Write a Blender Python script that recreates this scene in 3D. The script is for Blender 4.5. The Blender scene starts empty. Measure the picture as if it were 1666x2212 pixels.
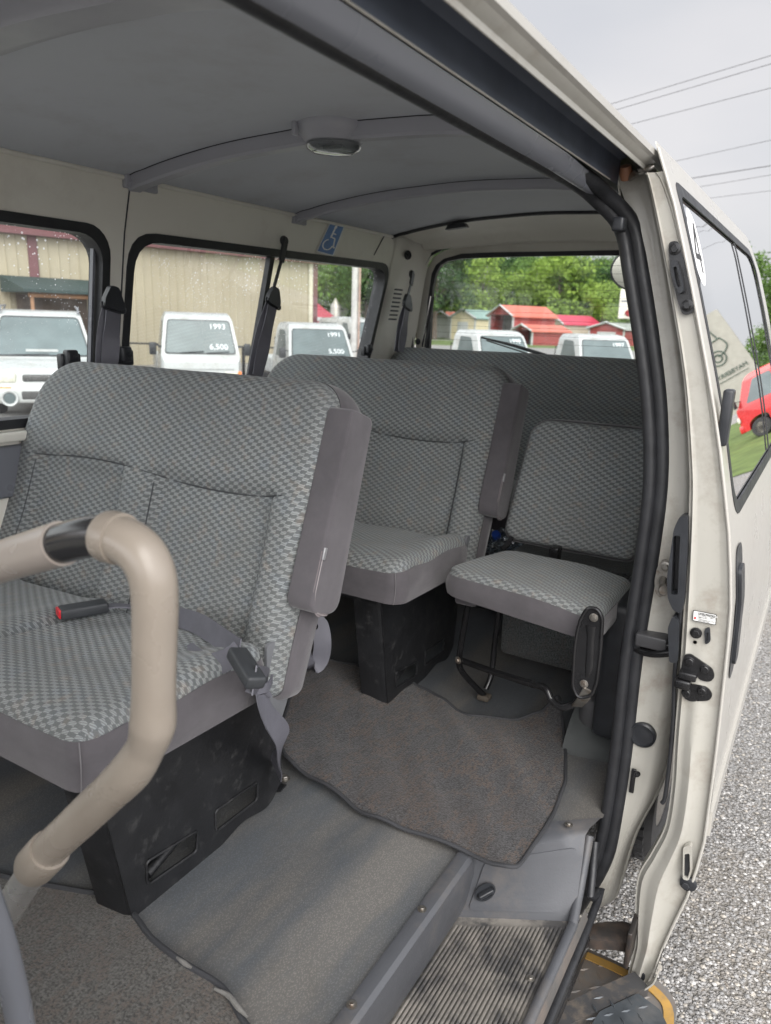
import bpy, bmesh, math, random
from mathutils import Vector, Matrix
from mathutils.geometry import tessellate_polygon
random.seed(7)
S = bpy.context.scene
COL = S.collection
PI = math.pi
# ------------------------------------------------------------------ camera
CH = 1.70                                   # camera height over the gravel
IW, IH, FP = 1666.0, 2212.0, 1600.0         # working picture size, focal length in its pixels
vpx, vpy, tilt = 1814 - IW/2, 724 - IH/2, 0.033
bz = FP*FP / -(-tilt*vpx + vpy)
cY = Vector((vpx, vpy, FP)).normalized()
cD = Vector((-tilt*bz, bz, FP)).normalized()
cU = -cD
cX = cY.cross(cU)
if cX.x < 0: cX = -cX
ROT = Matrix((cX, cY, cU))                  # rows: world axes seen from the camera (x right, y down, z forward)
def ray(px, py): return ROT @ Vector((px - IW/2, py - IH/2, FP))
def P(px, py, x=None, y=None, z=None):      # the point of a real plane (x=, y= or z=, metres) seen at a measured spot
    d = ray(px, py)
    if x is not None: t = x/d.x
    elif y is not None: t = y/d.y
    else: t = (z - CH)/d.z
    return Vector((0, 0, CH)) + d*t
cam = bpy.data.cameras.new('camera'); cam_o = bpy.data.objects.new('camera', cam); COL.objects.link(cam_o)
rt, dn, fw = ROT.col[0], ROT.col[1], ROT.col[2]
m = Matrix.Identity(4)
for i in range(3):
    m[i][0] = rt[i]; m[i][1] = -dn[i]; m[i][2] = -fw[i]
m[2][3] = CH
cam_o.matrix_world = m
cam.sensor_fit = 'VERTICAL'; cam.sensor_height = 36; cam.sensor_width = 27
cam.lens = FP/IH*36
cam.clip_start = 0.02; cam.clip_end = 2000
cam.dof.use_dof = True; cam.dof.focus_distance = 1.55; cam.dof.aperture_fstop = 5.6
S.camera = cam_o
# ------------------------------------------------------------------ world, sun, exposure
SUN_EL, SUN_AZ = math.radians(40), math.radians(140)    # azimuth from +Y towards +X
W = bpy.data.worlds.new('World'); S.world = W; W.use_nodes = True
nt = W.node_tree; nt.nodes.clear()
wo = nt.nodes.new('ShaderNodeOutputWorld'); bg = nt.nodes.new('ShaderNodeBackground')
sky = nt.nodes.new('ShaderNodeTexSky'); sky.sky_type = 'NISHITA'; sky.sun_disc = False
sky.sun_elevation = SUN_EL; sky.sun_rotation = SUN_AZ; sky.air_density = 1; sky.dust_density = 3; sky.ozone_density = 1
tc = nt.nodes.new('ShaderNodeTexCoord'); mp = nt.nodes.new('ShaderNodeMapping')
mp.inputs['Scale'].default_value = (1, 1, 2.6)
nz = nt.nodes.new('ShaderNodeTexNoise'); nz.inputs['Scale'].default_value = 1.9; nz.inputs['Detail'].default_value = 6; nz.inputs['Roughness'].default_value = .45
cr = nt.nodes.new('ShaderNodeValToRGB')
cr.color_ramp.elements[0].position = .32; cr.color_ramp.elements[0].color = (.80, .82, .87, 1)
cr.color_ramp.elements[1].position = .66; cr.color_ramp.elements[1].color = (1.02, 1.0, 1.01, 1)
# overcast: sky dimmed where the camera looks, brightened out of view to light the interior
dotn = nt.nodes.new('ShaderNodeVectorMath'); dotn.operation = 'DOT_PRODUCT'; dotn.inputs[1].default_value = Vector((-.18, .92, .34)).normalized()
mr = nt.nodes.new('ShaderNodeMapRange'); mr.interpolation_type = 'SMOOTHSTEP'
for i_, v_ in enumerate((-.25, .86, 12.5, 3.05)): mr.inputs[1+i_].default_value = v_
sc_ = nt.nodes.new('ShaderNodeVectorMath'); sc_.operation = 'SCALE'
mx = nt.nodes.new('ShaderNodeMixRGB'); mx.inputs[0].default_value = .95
L = nt.links.new
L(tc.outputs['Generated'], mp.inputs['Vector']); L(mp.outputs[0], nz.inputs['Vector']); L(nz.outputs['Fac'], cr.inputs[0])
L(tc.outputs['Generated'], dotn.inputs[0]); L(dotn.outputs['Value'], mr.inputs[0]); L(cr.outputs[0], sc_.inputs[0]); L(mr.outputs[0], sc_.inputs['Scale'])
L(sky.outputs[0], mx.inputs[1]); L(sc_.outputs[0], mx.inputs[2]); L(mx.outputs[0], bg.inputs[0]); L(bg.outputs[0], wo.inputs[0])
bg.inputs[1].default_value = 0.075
sl = bpy.data.lights.new('sun', 'SUN'); sl.energy = 0.8; sl.angle = math.radians(50); sl.color = (1, .96, .9)
so = bpy.data.objects.new('sun', sl); COL.objects.link(so)
sd = Vector((math.sin(SUN_AZ)*math.cos(SUN_EL), math.cos(SUN_AZ)*math.cos(SUN_EL), math.sin(SUN_EL)))
so.rotation_euler = (-sd).to_track_quat('-Z', 'Y').to_euler()
S.view_settings.view_transform = 'Standard'; S.view_settings.look = 'None'; S.view_settings.gamma = 1
S.view_settings.exposure = 1.80
S.cycles.max_bounces = 12; S.cycles.transparent_max_bounces = 16; S.cycles.diffuse_bounces = 6

# ------------------------------------------------------------------ material helpers
class N:
    def __init__(s, name):
        s.m = bpy.data.materials.new(name); s.m.use_nodes = True
        s.t = s.m.node_tree; s.b = s.t.nodes['Principled BSDF']; s.out = s.t.nodes['Material Output']
    def new(s, k, **kw):
        n = s.t.nodes.new(k)
        for a, v in kw.items(): setattr(n, a, v)
        return n
    def set(s, sock, v):
        if isinstance(v, bpy.types.NodeSocket): s.t.links.new(v, sock)
        else: sock.default_value = v
    def math(s, op, a, b=0.0, c=None):
        n = s.new('ShaderNodeMath', operation=op); s.set(n.inputs[0], a); s.set(n.inputs[1], b)
        if c is not None: s.set(n.inputs[2], c)
        return n.outputs[0]
    def mix(s, f, a, b):
        n = s.new('ShaderNodeMix', data_type='RGBA'); s.set(n.inputs[0], f)
        for i, v in ((6, a), (7, b)): s.set(n.inputs[i], v if isinstance(v, bpy.types.NodeSocket) else (*v, 1))
        return n.outputs[2]
    def coord(s, kind='Object'):
        if not hasattr(s, '_tc'): s._tc = s.new('ShaderNodeTexCoord')
        return s._tc.outputs[kind]
    def mapping(s, v, scale=(1, 1, 1), rot=(0, 0, 0)):
        n = s.new('ShaderNodeMapping'); s.set(n.inputs['Vector'], v); n.inputs['Scale'].default_value = scale; n.inputs['Rotation'].default_value = rot
        return n.outputs[0]
    def noise(s, scale, detail=4, v=None, rough=.55):
        n = s.new('ShaderNodeTexNoise'); s.set(n.inputs['Vector'], v if v is not None else s.coord()); n.inputs['Scale'].default_value = scale
        n.inputs['Detail'].default_value = detail; n.inputs['Roughness'].default_value = rough
        return n.outputs['Fac']
    def voro(s, scale, v=None, out='Distance', feature='F1'):
        n = s.new('ShaderNodeTexVoronoi', feature=feature); s.set(n.inputs['Vector'], v if v is not None else s.coord()); n.inputs['Scale'].default_value = scale
        return n.outputs[out]
    def ramp(s, f, lo, hi, a=0.0, b=1.0):
        n = s.new('ShaderNodeMapRange'); s.set(n.inputs[0], f); n.inputs[1].default_value = lo; n.inputs[2].default_value = hi
        n.inputs[3].default_value = a; n.inputs[4].default_value = b
        return n.outputs[0]
    def bump(s, h, strength=.3, dist=.002, nrm=None):
        n = s.new('ShaderNodeBump'); s.set(n.inputs['Height'], h); n.inputs['Strength'].default_value = strength; n.inputs['Distance'].default_value = dist
        if nrm is not None: s.set(n.inputs['Normal'], nrm)
        s.set(s.b.inputs['Normal'], n.outputs[0]); return n.outputs[0]
    def base(s, c, rough=.5, metal=0., spec=.5, coat=0.):
        s.set(s.b.inputs['Base Color'], c if isinstance(c, bpy.types.NodeSocket) else (*c, 1))
        s.set(s.b.inputs['Roughness'], rough); s.b.inputs['Metallic'].default_value = metal
        s.b.inputs['Specular IOR Level'].default_value = spec; s.b.inputs['Coat Weight'].default_value = coat
        return s
def simple(name, c, rough=.5, metal=0., spec=.5, var=.15, vs=6., bump=0., bs=60., coat=0., dirt=None, ds=3., dlo=.55, dhi=.75):
    n = N(name)
    lo = tuple(x*(1-var) for x in c); hi = tuple(min(1, x*(1+var)) for x in c)
    col = n.mix(n.ramp(n.noise(vs, 5), .3, .7), lo, hi)
    if dirt: col = n.mix(n.ramp(n.noise(ds, 8, rough=.7), dlo, dhi), col, dirt)
    n.base(col, n.ramp(n.noise(vs*2.3, 4), .3, .7, max(0.02, rough-.08), min(1, rough+.08)), metal, spec, coat)
    if bump: n.bump(n.noise(bs, 3), bump, .002)
    return n.m
CREAM = simple('cream_paint', (.42, .405, .37), .32, var=.03, vs=3, coat=.25, dirt=(.30, .26, .21), ds=5, dlo=.60, dhi=.95)
CREAM_D = simple('cream_paint_dirty', (.40, .388, .348), .40, var=.06, vs=4, coat=.15, dirt=(.20, .16, .12), ds=9, dlo=.50, dhi=.86, bump=.15, bs=40)
CREAM_IN = simple('cream_paint_inside', (.74, .72, .645), .38, var=.03, vs=3, dirt=(.55, .51, .44), ds=4, dlo=.5, dhi=.9)
HEAD = simple('headliner_grey_vinyl', (.52, .54, .575), .62, var=.05, vs=1.3, bump=.12, bs=500, dirt=(.43, .43, .445), ds=5, dlo=.5, dhi=.85)
RIBM = simple('grey_moulded_plastic', (.36, .365, .40), .38, var=.05, vs=5)
TRIM = simple('satin_grey_trim', (.17, .178, .20), .30, var=.03, vs=2)
NAVY = simple('dark_track_paint', (.075, .088, .115), .45, var=.2, vs=6)
RUB = simple('black_rubber', (.022, .023, .026), .45, var=.25, vs=30, bump=.2, bs=200)
RUBW = simple('window_rubber', (.02, .021, .024), .5, var=.2, vs=20)
BLK = simple('black_plastic', (.022, .024, .028), .38, var=.25, vs=20, bump=.15, bs=300)
BLKM = simple('black_painted_steel', (.014, .014, .015), .22, var=.3, vs=12, dirt=(.10, .06, .04), ds=16, dlo=.66, dhi=.8)
BASE = simple('scuffed_black_steel', (.013, .0135, .015), .42, var=.3, vs=10, dirt=(.05, .05, .05), ds=30, dlo=.55, dhi=.75, bump=.2, bs=150)
STEEL = simple('zinc_steel', (.30, .285, .26), .38, .85, var=.2, vs=60, dirt=(.16, .11, .075), ds=50, dlo=.5, dhi=.7)
CHROME = simple('chrome', (.7, .7, .7), .12, 1., var=.02)
PLG = simple('dark_grey_step_plastic', (.072, .075, .083), .42, var=.12, vs=6, bump=.15, bs=250, dirt=(.16, .14, .12), ds=5, dlo=.5, dhi=.85)
RIBD = simple('dirty_step_tread', (.20, .185, .165), .7, var=.2, vs=9, dirt=(.06, .058, .058), ds=11, dlo=.44, dhi=.58, bump=.4, bs=120)
WHT = simple('white_car_paint', (.44, .455, .455), .28, var=.03, vs=2, coat=.3, dirt=(.30, .29, .26), ds=2.5, dlo=.50, dhi=.85)
TYRE = simple('tyre_rubber', (.025, .025, .026), .7, var=.3, vs=20, bump=.3, bs=60)
DGL = simple('dark_cab_glass', (.10, .125, .13), .08, var=.2, vs=2)
CGL = simple('windscreen_glass', (.115, .145, .15), .06, var=.25, vs=1.4)
ORG = simple('amber_lens', (.85, .20, .03), .2)
REDP = simple('red_paint', (.42, .014, .016), .25, coat=.5, var=.06)
REDB = simple('red_button', (.6, .02, .03), .3)
LENS = simple('headlamp_lens', (.55, .55, .47), .1, var=.2, vs=30)
BEIGE = simple('beige_vinyl_sleeve', (.265, .230, .192), .30, var=.06, vs=8, dirt=(.22, .185, .15), ds=5, dlo=.5, dhi=.8)
BEIGEM = simple('pale_painted_tube', (.34, .30, .265), .22, var=.03)
WEB = simple('grey_webbing', (.12, .12, .14), .55, var=.1, vs=20, bump=.3, bs=900)
def cloth(name, c):
    n = N(name); v = n.coord('UV')
    a = n.noise(7, 7, v, .7); col = n.mix(n.ramp(a, .3, .7), tuple(x*.80 for x in c), tuple(x*1.22 for x in c))
    n.base(col, .9, spec=.2)
    n.b.inputs['Sheen Weight'].default_value = .3
    w = n.math('MULTIPLY', n.noise(7, 2, n.mapping(v, (1, 2.2, 1), (0, 0, .5)), .4), 9.)
    n.bump(n.math('ADD', n.noise(1200, 2, v), w), .25, .0012)
    return n.m
SIDE = cloth('grey_seat_side_cloth', (.094, .087, .094))
SIDE2 = cloth('dark_seat_side_cloth', (.09, .084, .09))
SEAM = simple('dark_seam_thread', (.06, .064, .068), .9)
def weave():
    n = N('grey_patterned_seat_cloth'); uv = n.coord('UV')
    sx = n.new('ShaderNodeSeparateXYZ'); n.set(sx.inputs[0], uv); u, v = sx.outputs[0], sx.outputs[1]
    wob = n.math('MULTIPLY', n.math('SUBTRACT', n.noise(6, 3, uv), .5), .004)
    u2 = n.math('ADD', u, wob)
    a = n.math('DIVIDE', n.math('SUBTRACT', u2, n.math('MULTIPLY', v, .38)), .0122)
    b = n.math('DIVIDE', n.math('SUBTRACT', v, n.math('MULTIPLY', u2, .06)), .0068)
    par = n.math('MODULO', n.math('ADD', n.math('ADD', n.math('FLOOR', a), n.math('FLOOR', b)), 1000.), 2.)
    st = n.math('FRACT', n.math('ADD', n.math('DIVIDE', n.math('SUBTRACT', v, n.math('MULTIPLY', u2, .50)), .0034), 100.))
    stripe = n.ramp(n.math('ABSOLUTE', n.math('SUBTRACT', st, .5)), .24, .36, 1, 0)
    nn = n.noise(500, 2, uv)
    light = n.math('MULTIPLY', n.math('MULTIPLY', par, stripe), n.ramp(nn, .2, .6, .65, 1))
    huev = n.noise(26, 2, uv)
    hue2 = n.noise(31, 2, n.mapping(uv, (1, 1, 1), (0, 0, 1.1)))
    lcol = n.mix(n.ramp(huev, .52, .70), (.335, .357, .352), (.315, .347, .363))
    lcol = n.mix(n.ramp(hue2, .56, .72), lcol, (.37, .35, .32))
    dcol = n.mix(n.ramp(huev, .45, .7), (.108, .117, .118), (.104, .118, .127))
    dcol = n.mix(n.ramp(hue2, .56, .72), dcol, (.15, .135, .12))
    dcol = n.mix(n.ramp(nn, .35, .65), dcol, n.mix(.35, dcol, (.2, .2, .2)))
    mid = n.mix(par, dcol, n.mix(.3, dcol, (.26, .27, .27)))
    col = n.mix(light, mid, lcol)
    wear = n.noise(2.6, 6, uv, .65); col = n.mix(n.ramp(wear, .40, .68, 0, .45), col, n.mix(.5, dcol, (.13, .125, .115)))
    n.base(col, .85, spec=.25); n.b.inputs['Sheen Weight'].default_value = .12
    n.bump(n.math('ADD', n.math('MULTIPLY', light, .8), n.math('MULTIPLY', nn, .5)), .35, .0012)
    return n.m
FAB = weave()
def carpet(name, c, brown, streak=(1, 1, 1)):
    n = N(name); o = n.coord()
    f = n.noise(230, 3, o); big = n.noise(3.2, 6, o, .6); mid = n.noise(60, 3, n.mapping(o, streak))
    col = n.mix(n.ramp(f, .36, .62), tuple(x*.5 for x in c), tuple(x*1.55 for x in c))
    rd = n.math('ABSOLUTE', n.math('SUBTRACT', n.noise(9, 4, n.mapping(o, (1.7, .8, 1), (0, 0, .6)), .7), .5))
    fig = n.math('MULTIPLY', n.ramp(rd, .010, .045, 1, 0), n.ramp(f, .38, .56))
    col = n.mix(fig, col, tuple(x*1.5 for x in brown))
    col = n.mix(n.math('MULTIPLY', n.ramp(big, .45, .7), .4), col, tuple(x*1.2 for x in brown))
    n.base(col, .95, spec=.1); n.b.inputs['Sheen Weight'].default_value = .2
    n.bump(n.math('ADD', f, n.math('MULTIPLY', mid, 1.2)), .9, .004)
    return n.m
MATC = carpet('worn_grey_brown_carpet', (.050, .049, .051), (.062, .047, .039), (3.2, .5, 1))
MATC2 = carpet('worn_grey_carpet_ribbed', (.085, .082, .076), (.075, .063, .055), (.5, 5, 1))
CARP = carpet('charcoal_carpet', (.10, .108, .108), (.085, .08, .075))
BIND = simple('mat_binding', (.035, .036, .04), .8, bump=.5, bs=400)
BINDL = simple('frayed_mat_edge', (.17, .165, .155), .9, var=.3, vs=60, bump=.6, bs=400)
def vinyl():
    n = N('grained_vinyl_floor'); o = n.coord()
    g = n.voro(420, n.mapping(o, (1, .5, 1)))
    st = n.noise(7, 5, n.mapping(o, (1, .18, 1), (0, 0, .05)), .6)
    d = n.noise(2.5, 7, o, .7)
    col = n.mix(n.ramp(st, .42, .58), (.125, .137, .15), (.215, .203, .185))
    col = n.mix(n.ramp(d, .5, .75), col, (.145, .13, .11))
    col = n.mix(n.math('MULTIPLY', n.ramp(g, .1, .5), .55), col, (.06, .062, .065))
    n.base(col, n.ramp(st, .3, .7, .42, .6), spec=.4); n.bump(g, .35, .0012)
    return n.m
VINYL = vinyl()
def glass(name, tint=(.93, .97, .95), speck=0., refl=1., dirtmix=.0):
    n = N(name); t = n.t
    tr = n.new('ShaderNodeBsdfTransparent'); tr.inputs[0].default_value = (*tint, 1)
    gl = n.new('ShaderNodeBsdfGlossy'); gl.inputs['Roughness'].default_value = .0; gl.inputs['Color'].default_value = (1, 1, 1, 1)
    fr = n.new('ShaderNodeFresnel'); fr.inputs[0].default_value = 1.5
    m1 = n.new('ShaderNodeMixShader'); n.set(m1.inputs[0], n.math('MULTIPLY', fr.outputs[0], refl)); t.links.new(tr.outputs[0], m1.inputs[1]); t.links.new(gl.outputs[0], m1.inputs[2])
    res = m1.outputs[0]
    if speck:
        df = n.new('ShaderNodeBsdfTranslucent'); df.inputs[0].default_value = (.85, .87, .88, 1)
        o = n.coord()
        sz = n.new('ShaderNodeSeparateXYZ'); n.set(sz.inputs[0], o); up_ = n.ramp(sz.outputs[2], 1.45, 1.92, -.08, .10)
        s1 = n.math('LESS_THAN', n.voro(75, o), n.math('ADD', up_, n.ramp(n.noise(5, 3, o), .38, .72, -.04, .17)))
        s2 = n.math('LESS_THAN', n.voro(128, n.mapping(o, (1, 1, 1), (.3, .5, .2))), n.math('ADD', up_, n.ramp(n.noise(6, 3, o), .4, .7, -.05, .20)))
        film = n.ramp(n.noise(5, 6, o, .7), .4, .8, .0, dirtmix)
        m2 = n.new('ShaderNodeMixShader'); n.set(m2.inputs[0], n.math('ADD', n.math('MULTIPLY', n.math('MAXIMUM', s1, s2), speck), film))
        t.links.new(res, m2.inputs[1]); t.links.new(df.outputs[0], m2.inputs[2]); res = m2.outputs[0]
    t.links.new(res, n.out.inputs[0])
    return n.m
GLW = glass('rain_specked_window_glass', speck=.55, refl=.15, dirtmix=.10)
GLR = glass('rear_window_glass', speck=.22, refl=.5, dirtmix=.12)
GLD = glass('door_window_glass', tint=(.45, .49, .48), refl=1.9)
GLL = glass('lamp_lens_glass', tint=(.9, .92, .9), refl=2.0, speck=.3, dirtmix=.3)
def glass_clear(): return glass('clear_bag', tint=(.8, .87, .93), refl=2.0, speck=.2, dirtmix=.5)

# ------------------------------------------------------------------ mesh helpers
def link(name, verts, faces, mat, parent=None, smooth=True, uvs=None, local=False, mats=None, fmat=None):
    me = bpy.data.meshes.new(name); me.from_pydata([tuple(v) for v in verts], [], faces)
    for mm in (mats or [mat]): me.materials.append(mm)
    if fmat:
        for p_, k in zip(me.polygons, fmat): p_.material_index = k
    if uvs:
        ul = me.uv_layers.new(name='UVMap')
        for lp in me.loops: ul.data[lp.index].uv = uvs[lp.vertex_index]
    me.validate(); me.update()
    bm = bmesh.new(); bm.from_mesh(me); bmesh.ops.remove_doubles(bm, verts=bm.verts, dist=1e-6) if not uvs else None
    bmesh.ops.recalc_face_normals(bm, faces=bm.faces); bm.to_mesh(me); bm.free()
    if smooth:
        me.shade_smooth()
        try: me.set_sharp_from_angle(angle=math.radians(38))
        except Exception: pass
    o = bpy.data.objects.new(name, me); COL.objects.link(o)
    if parent:
        o.parent = parent
        if not local:
            w = parent.get('_w', None)
            o.matrix_parent_inverse = Matrix.Translation(-Vector(w)) if w is not None else Matrix.Identity(4)
    return o
def tag(o, label, cat, group=None, kind=None):
    if label: o['label'] = label
    if cat: o['category'] = cat
    if group: o['group'] = group
    if kind: o['kind'] = kind
    return o
def thing(name, label, cat, loc=(0, 0, 0), rz=0., group=None):
    o = bpy.data.objects.new(name, None); COL.objects.link(o); o.location = loc; o.rotation_euler = (0, 0, rz)
    o.empty_display_size = .1
    o['_w'] = [float(c) for c in loc]
    return tag(o, label, cat, group)
class MB:
    def __init__(s): s.v = []; s.f = []; s.mi = []
    def add(s, vs, fs, k=0):
        b = len(s.v); s.v += [Vector(v) for v in vs]; s.f += [tuple(b+i for i in f) for f in fs]; s.mi += [k]*len(fs); return s
    def box(s, x0, x1, y0, y1, z0, z1, k=0, bev=0., M=None):
        bm = bmesh.new(); bmesh.ops.create_cube(bm, size=1)
        for v in bm.verts: v.co = Vector(((x0+x1)/2 + v.co.x*(x1-x0), (y0+y1)/2 + v.co.y*(y1-y0), (z0+z1)/2 + v.co.z*(z1-z0)))
        if bev: bmesh.ops.bevel(bm, geom=bm.edges[:], offset=bev, segments=3, affect='EDGES', profile=.5)
        s.bm(bm, k, M); return s
    def bm(s, bm, k=0, M=None):
        bm.verts.index_update(); b = len(s.v)
        s.v += [(M @ v.co) if M else v.co.copy() for v in bm.verts]
        for f in bm.faces: s.f.append(tuple(b+v.index for v in f.verts)); s.mi.append(k)
        bm.free(); return s
    def tube(s, pts, r, k=0, n=12, smooth=0, cap=True, flat=1.0):
        pts = [Vector(p) for p in pts]
        if smooth: pts, r = catmull(pts, smooth, r)
        rs = r if isinstance(r, (list, tuple)) else [r]*len(pts)
        T = [(pts[min(i+1, len(pts)-1)] - pts[max(i-1, 0)]).normalized() for i in range(len(pts))]
        up = Vector((0, 0, 1)) if abs(T[0].z) < .9 else Vector((1, 0, 0))
        nrm = (up - T[0]*up.dot(T[0])).normalized(); vs = []; fs = []
        for i, p in enumerate(pts):
            nrm = (nrm - T[i]*nrm.dot(T[i])).normalized(); bi = T[i].cross(nrm)
            for j in range(n):
                a = 2*PI*j/n; vs.append(p + nrm*math.cos(a)*rs[i] + bi*math.sin(a)*rs[i]*flat)
        for i in range(len(pts)-1):
            for j in range(n): fs.append((i*n+j, i*n+(j+1) % n, (i+1)*n+(j+1) % n, (i+1)*n+j))
        if cap: fs += [tuple(range(n-1, -1, -1)), tuple((len(pts)-1)*n+j for j in range(n))]
        return s.add(vs, fs, k)
    def lathe(s, prof, n=24, M=None, k=0):
        vs = []; fs = []
        for (r, z) in prof:
            for j in range(n): a = 2*PI*j/n; vs.append(Vector((r*math.cos(a), r*math.sin(a), z)))
        for i in range(len(prof)-1):
            for j in range(n): fs.append((i*n+j, i*n+(j+1) % n, (i+1)*n+(j+1) % n, (i+1)*n+j))
        if prof[0][0] > 1e-5: fs.append(tuple(range(n-1, -1, -1)))
        if prof[-1][0] > 1e-5: fs.append(tuple((len(prof)-1)*n+j for j in range(n)))
        if M: vs = [M @ v for v in vs]
        return s.add(vs, fs, k)
    def ribbon(s, pts, side, w, th=.0015, k=0, smooth=6):
        pts = [Vector(p) for p in pts]; sd_ = [Vector(q).normalized() for q in (side if isinstance(side, list) else [side]*len(pts))]
        if smooth:
            n0 = len(pts); p2, _ = catmull(pts, smooth, 1); s2, _ = catmull(sd_, smooth, 1); pts, sd_ = p2, [q.normalized() for q in s2]
        vs = []; fs = []
        for i, p in enumerate(pts):
            T = (pts[min(i+1, len(pts)-1)] - pts[max(i-1, 0)]).normalized(); b = sd_[i]; b = (b - T*b.dot(T)).normalized(); nn = T.cross(b)
            vs += [p + b*w/2 + nn*th, p - b*w/2 + nn*th, p - b*w/2 - nn*th, p + b*w/2 - nn*th]
        for i in range(len(pts)-1):
            for j in range(4): fs.append((i*4+j, i*4+(j+1) % 4, i*4+4+(j+1) % 4, i*4+4+j))
        fs += [(0, 1, 2, 3), tuple((len(pts)-1)*4+j for j in (3, 2, 1, 0))]
        return s.add(vs, fs, k)
    def grid(s, rows, k=0):
        n = len(rows[0]); vs = [p for r in rows for p in r]; fs = []
        for i in range(len(rows)-1):
            for j in range(n-1): fs.append((i*n+j, i*n+j+1, (i+1)*n+j+1, (i+1)*n+j))
        return s.add(vs, fs, k)
    def plate(s, outer, holes=(), th=.01, fn=None, cuts=(), k=0):
        # polygon with holes in (u,v), thickness along w; fn maps (u,v,w) to space; cuts = [(axis, value)]
        loops = [[Vector((a, b, 0)) for a, b in outer]] + [[Vector((a, b, 0)) for a, b in h] for h in holes]
        flat = [p for l in loops for p in l]; bm = bmesh.new(); bv = [bm.verts.new(p) for p in flat]
        for t in tessellate_polygon(loops):
            try: bm.faces.new([bv[i] for i in t])
            except ValueError: pass
        for ax, val in cuts:
            nrm = (1, 0, 0) if ax == 0 else (0, 1, 0); co = (val, 0, 0) if ax == 0 else (0, val, 0)
            bmesh.ops.bisect_plane(bm, geom=bm.verts[:]+bm.edges[:]+bm.faces[:], plane_co=co, plane_no=nrm)
        bmesh.ops.recalc_face_normals(bm, faces=bm.faces)
        if th:
            g = bmesh.ops.extrude_face_region(bm, geom=bm.faces[:])
            for v in [e for e in g['geom'] if isinstance(e, bmesh.types.BMVert)]: v.co.z += th
        if fn:
            for v in bm.verts: v.co = fn(v.co.x, v.co.y, v.co.z)
        return s.bm(bm, k)
    def bolt(s, c, axis, r=.008, k=0, hexa=True, washer=1.5):
        q = Vector(axis).normalized().to_track_quat('Z', 'Y').to_matrix().to_4x4(); M = Matrix.Translation(Vector(c)) @ q
        s.lathe([(r*washer, 0), (r*washer, r*.25), (r*washer*.9, r*.3)], 16, M, k)
        s.lathe([(r, r*.25), (r, r*.9), (r*.85, r*1.05)], 6 if hexa else 16, M, k)
        if not hexa:
            return s
        s.lathe([(r*.45, r*1.0), (r*.4, r*1.06)], 12, M, k); return s
    def build(s, name, mat, parent=None, smooth=True, local=False):
        if isinstance(mat, (list, tuple)): return link(name, s.v, s.f, None, parent, smooth, local=local, mats=list(mat), fmat=s.mi)
        return link(name, s.v, s.f, mat, parent, smooth, local=local)
def catmull(pts, sub, r):
    rs = list(r) if isinstance(r, (list, tuple)) else [r]*len(pts); out = []; ro = []
    for i in range(len(pts)-1):
        p0 = pts[max(i-1, 0)]; p1 = pts[i]; p2 = pts[i+1]; p3 = pts[min(i+2, len(pts)-1)]
        for k in range(sub):
            t = k/sub; out.append(.5*((2*p1) + (p2-p0)*t + (2*p0-5*p1+4*p2-p3)*t*t + (-p0+3*p1-3*p2+p3)*t**3)); ro.append(rs[i]*(1-t)+rs[i+1]*t)
    out.append(pts[-1].copy()); ro.append(rs[-1]); return out, ro
def rrect(x0, x1, y0, y1, r, n=6):
    rr = r if isinstance(r, (list, tuple)) else [r]*4; out = []
    for (cx, cy, a0, q) in ((x1, y1, 0, rr[0]), (x0, y1, 90, rr[1]), (x0, y0, 180, rr[2]), (x1, y0, 270, rr[3])):
        sx = -1 if cx == x1 else 1; sy = -1 if cy == y1 else 1
        for i in range(n+1):
            a = math.radians(a0 + 90*i/n); out.append((cx + sx*q + q*math.cos(a), cy + sy*q + q*math.sin(a)))
    return out
def rpoly(pts, r, n=5):
    out = []; L_ = len(pts)
    for i in range(L_):
        p = Vector(pts[i]); a = Vector(pts[i-1]); b = Vector(pts[(i+1) % L_]); rr = r[i] if isinstance(r, (list, tuple)) else r
        da = (a-p); db = (b-p); q = min(rr, da.length*.45, db.length*.45); p1 = p+da.normalized()*q; p2 = p+db.normalized()*q
        for k in range(n+1):
            t = k/n; w = p1*(1-t)**2 + p*2*t*(1-t) + p2*t*t; out.append((w.x, w.y))
    return out
def interp(tab, x):
    if x <= tab[0][0]: return tab[0][1]
    for (a, b), (c, d) in zip(tab, tab[1:]):
        if x <= c: return b + (d-b)*(x-a)/(c-a)
    return tab[-1][1]
def text_mesh(txt, size, name='lettering', mat=None, parent=None, M=None, extr=.0006, align='CENTER', local=False):
    cu = bpy.data.curves.new('t', 'FONT'); cu.body = txt; cu.size = size; cu.extrude = extr; cu.align_x = align; cu.align_y = 'CENTER'
    o = bpy.data.objects.new('t', cu); COL.objects.link(o); dg = bpy.context.evaluated_depsgraph_get()
    me = bpy.data.meshes.new_from_object(o.evaluated_get(dg)); bpy.data.objects.remove(o); bpy.data.curves.remove(cu)
    vs = [(M @ v.co) if M else v.co.copy() for v in me.vertices]; fs = [tuple(p.vertices) for p in me.polygons]; bpy.data.meshes.remove(me)
    return link(name, vs, fs, mat, parent, False, local=local)

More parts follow.
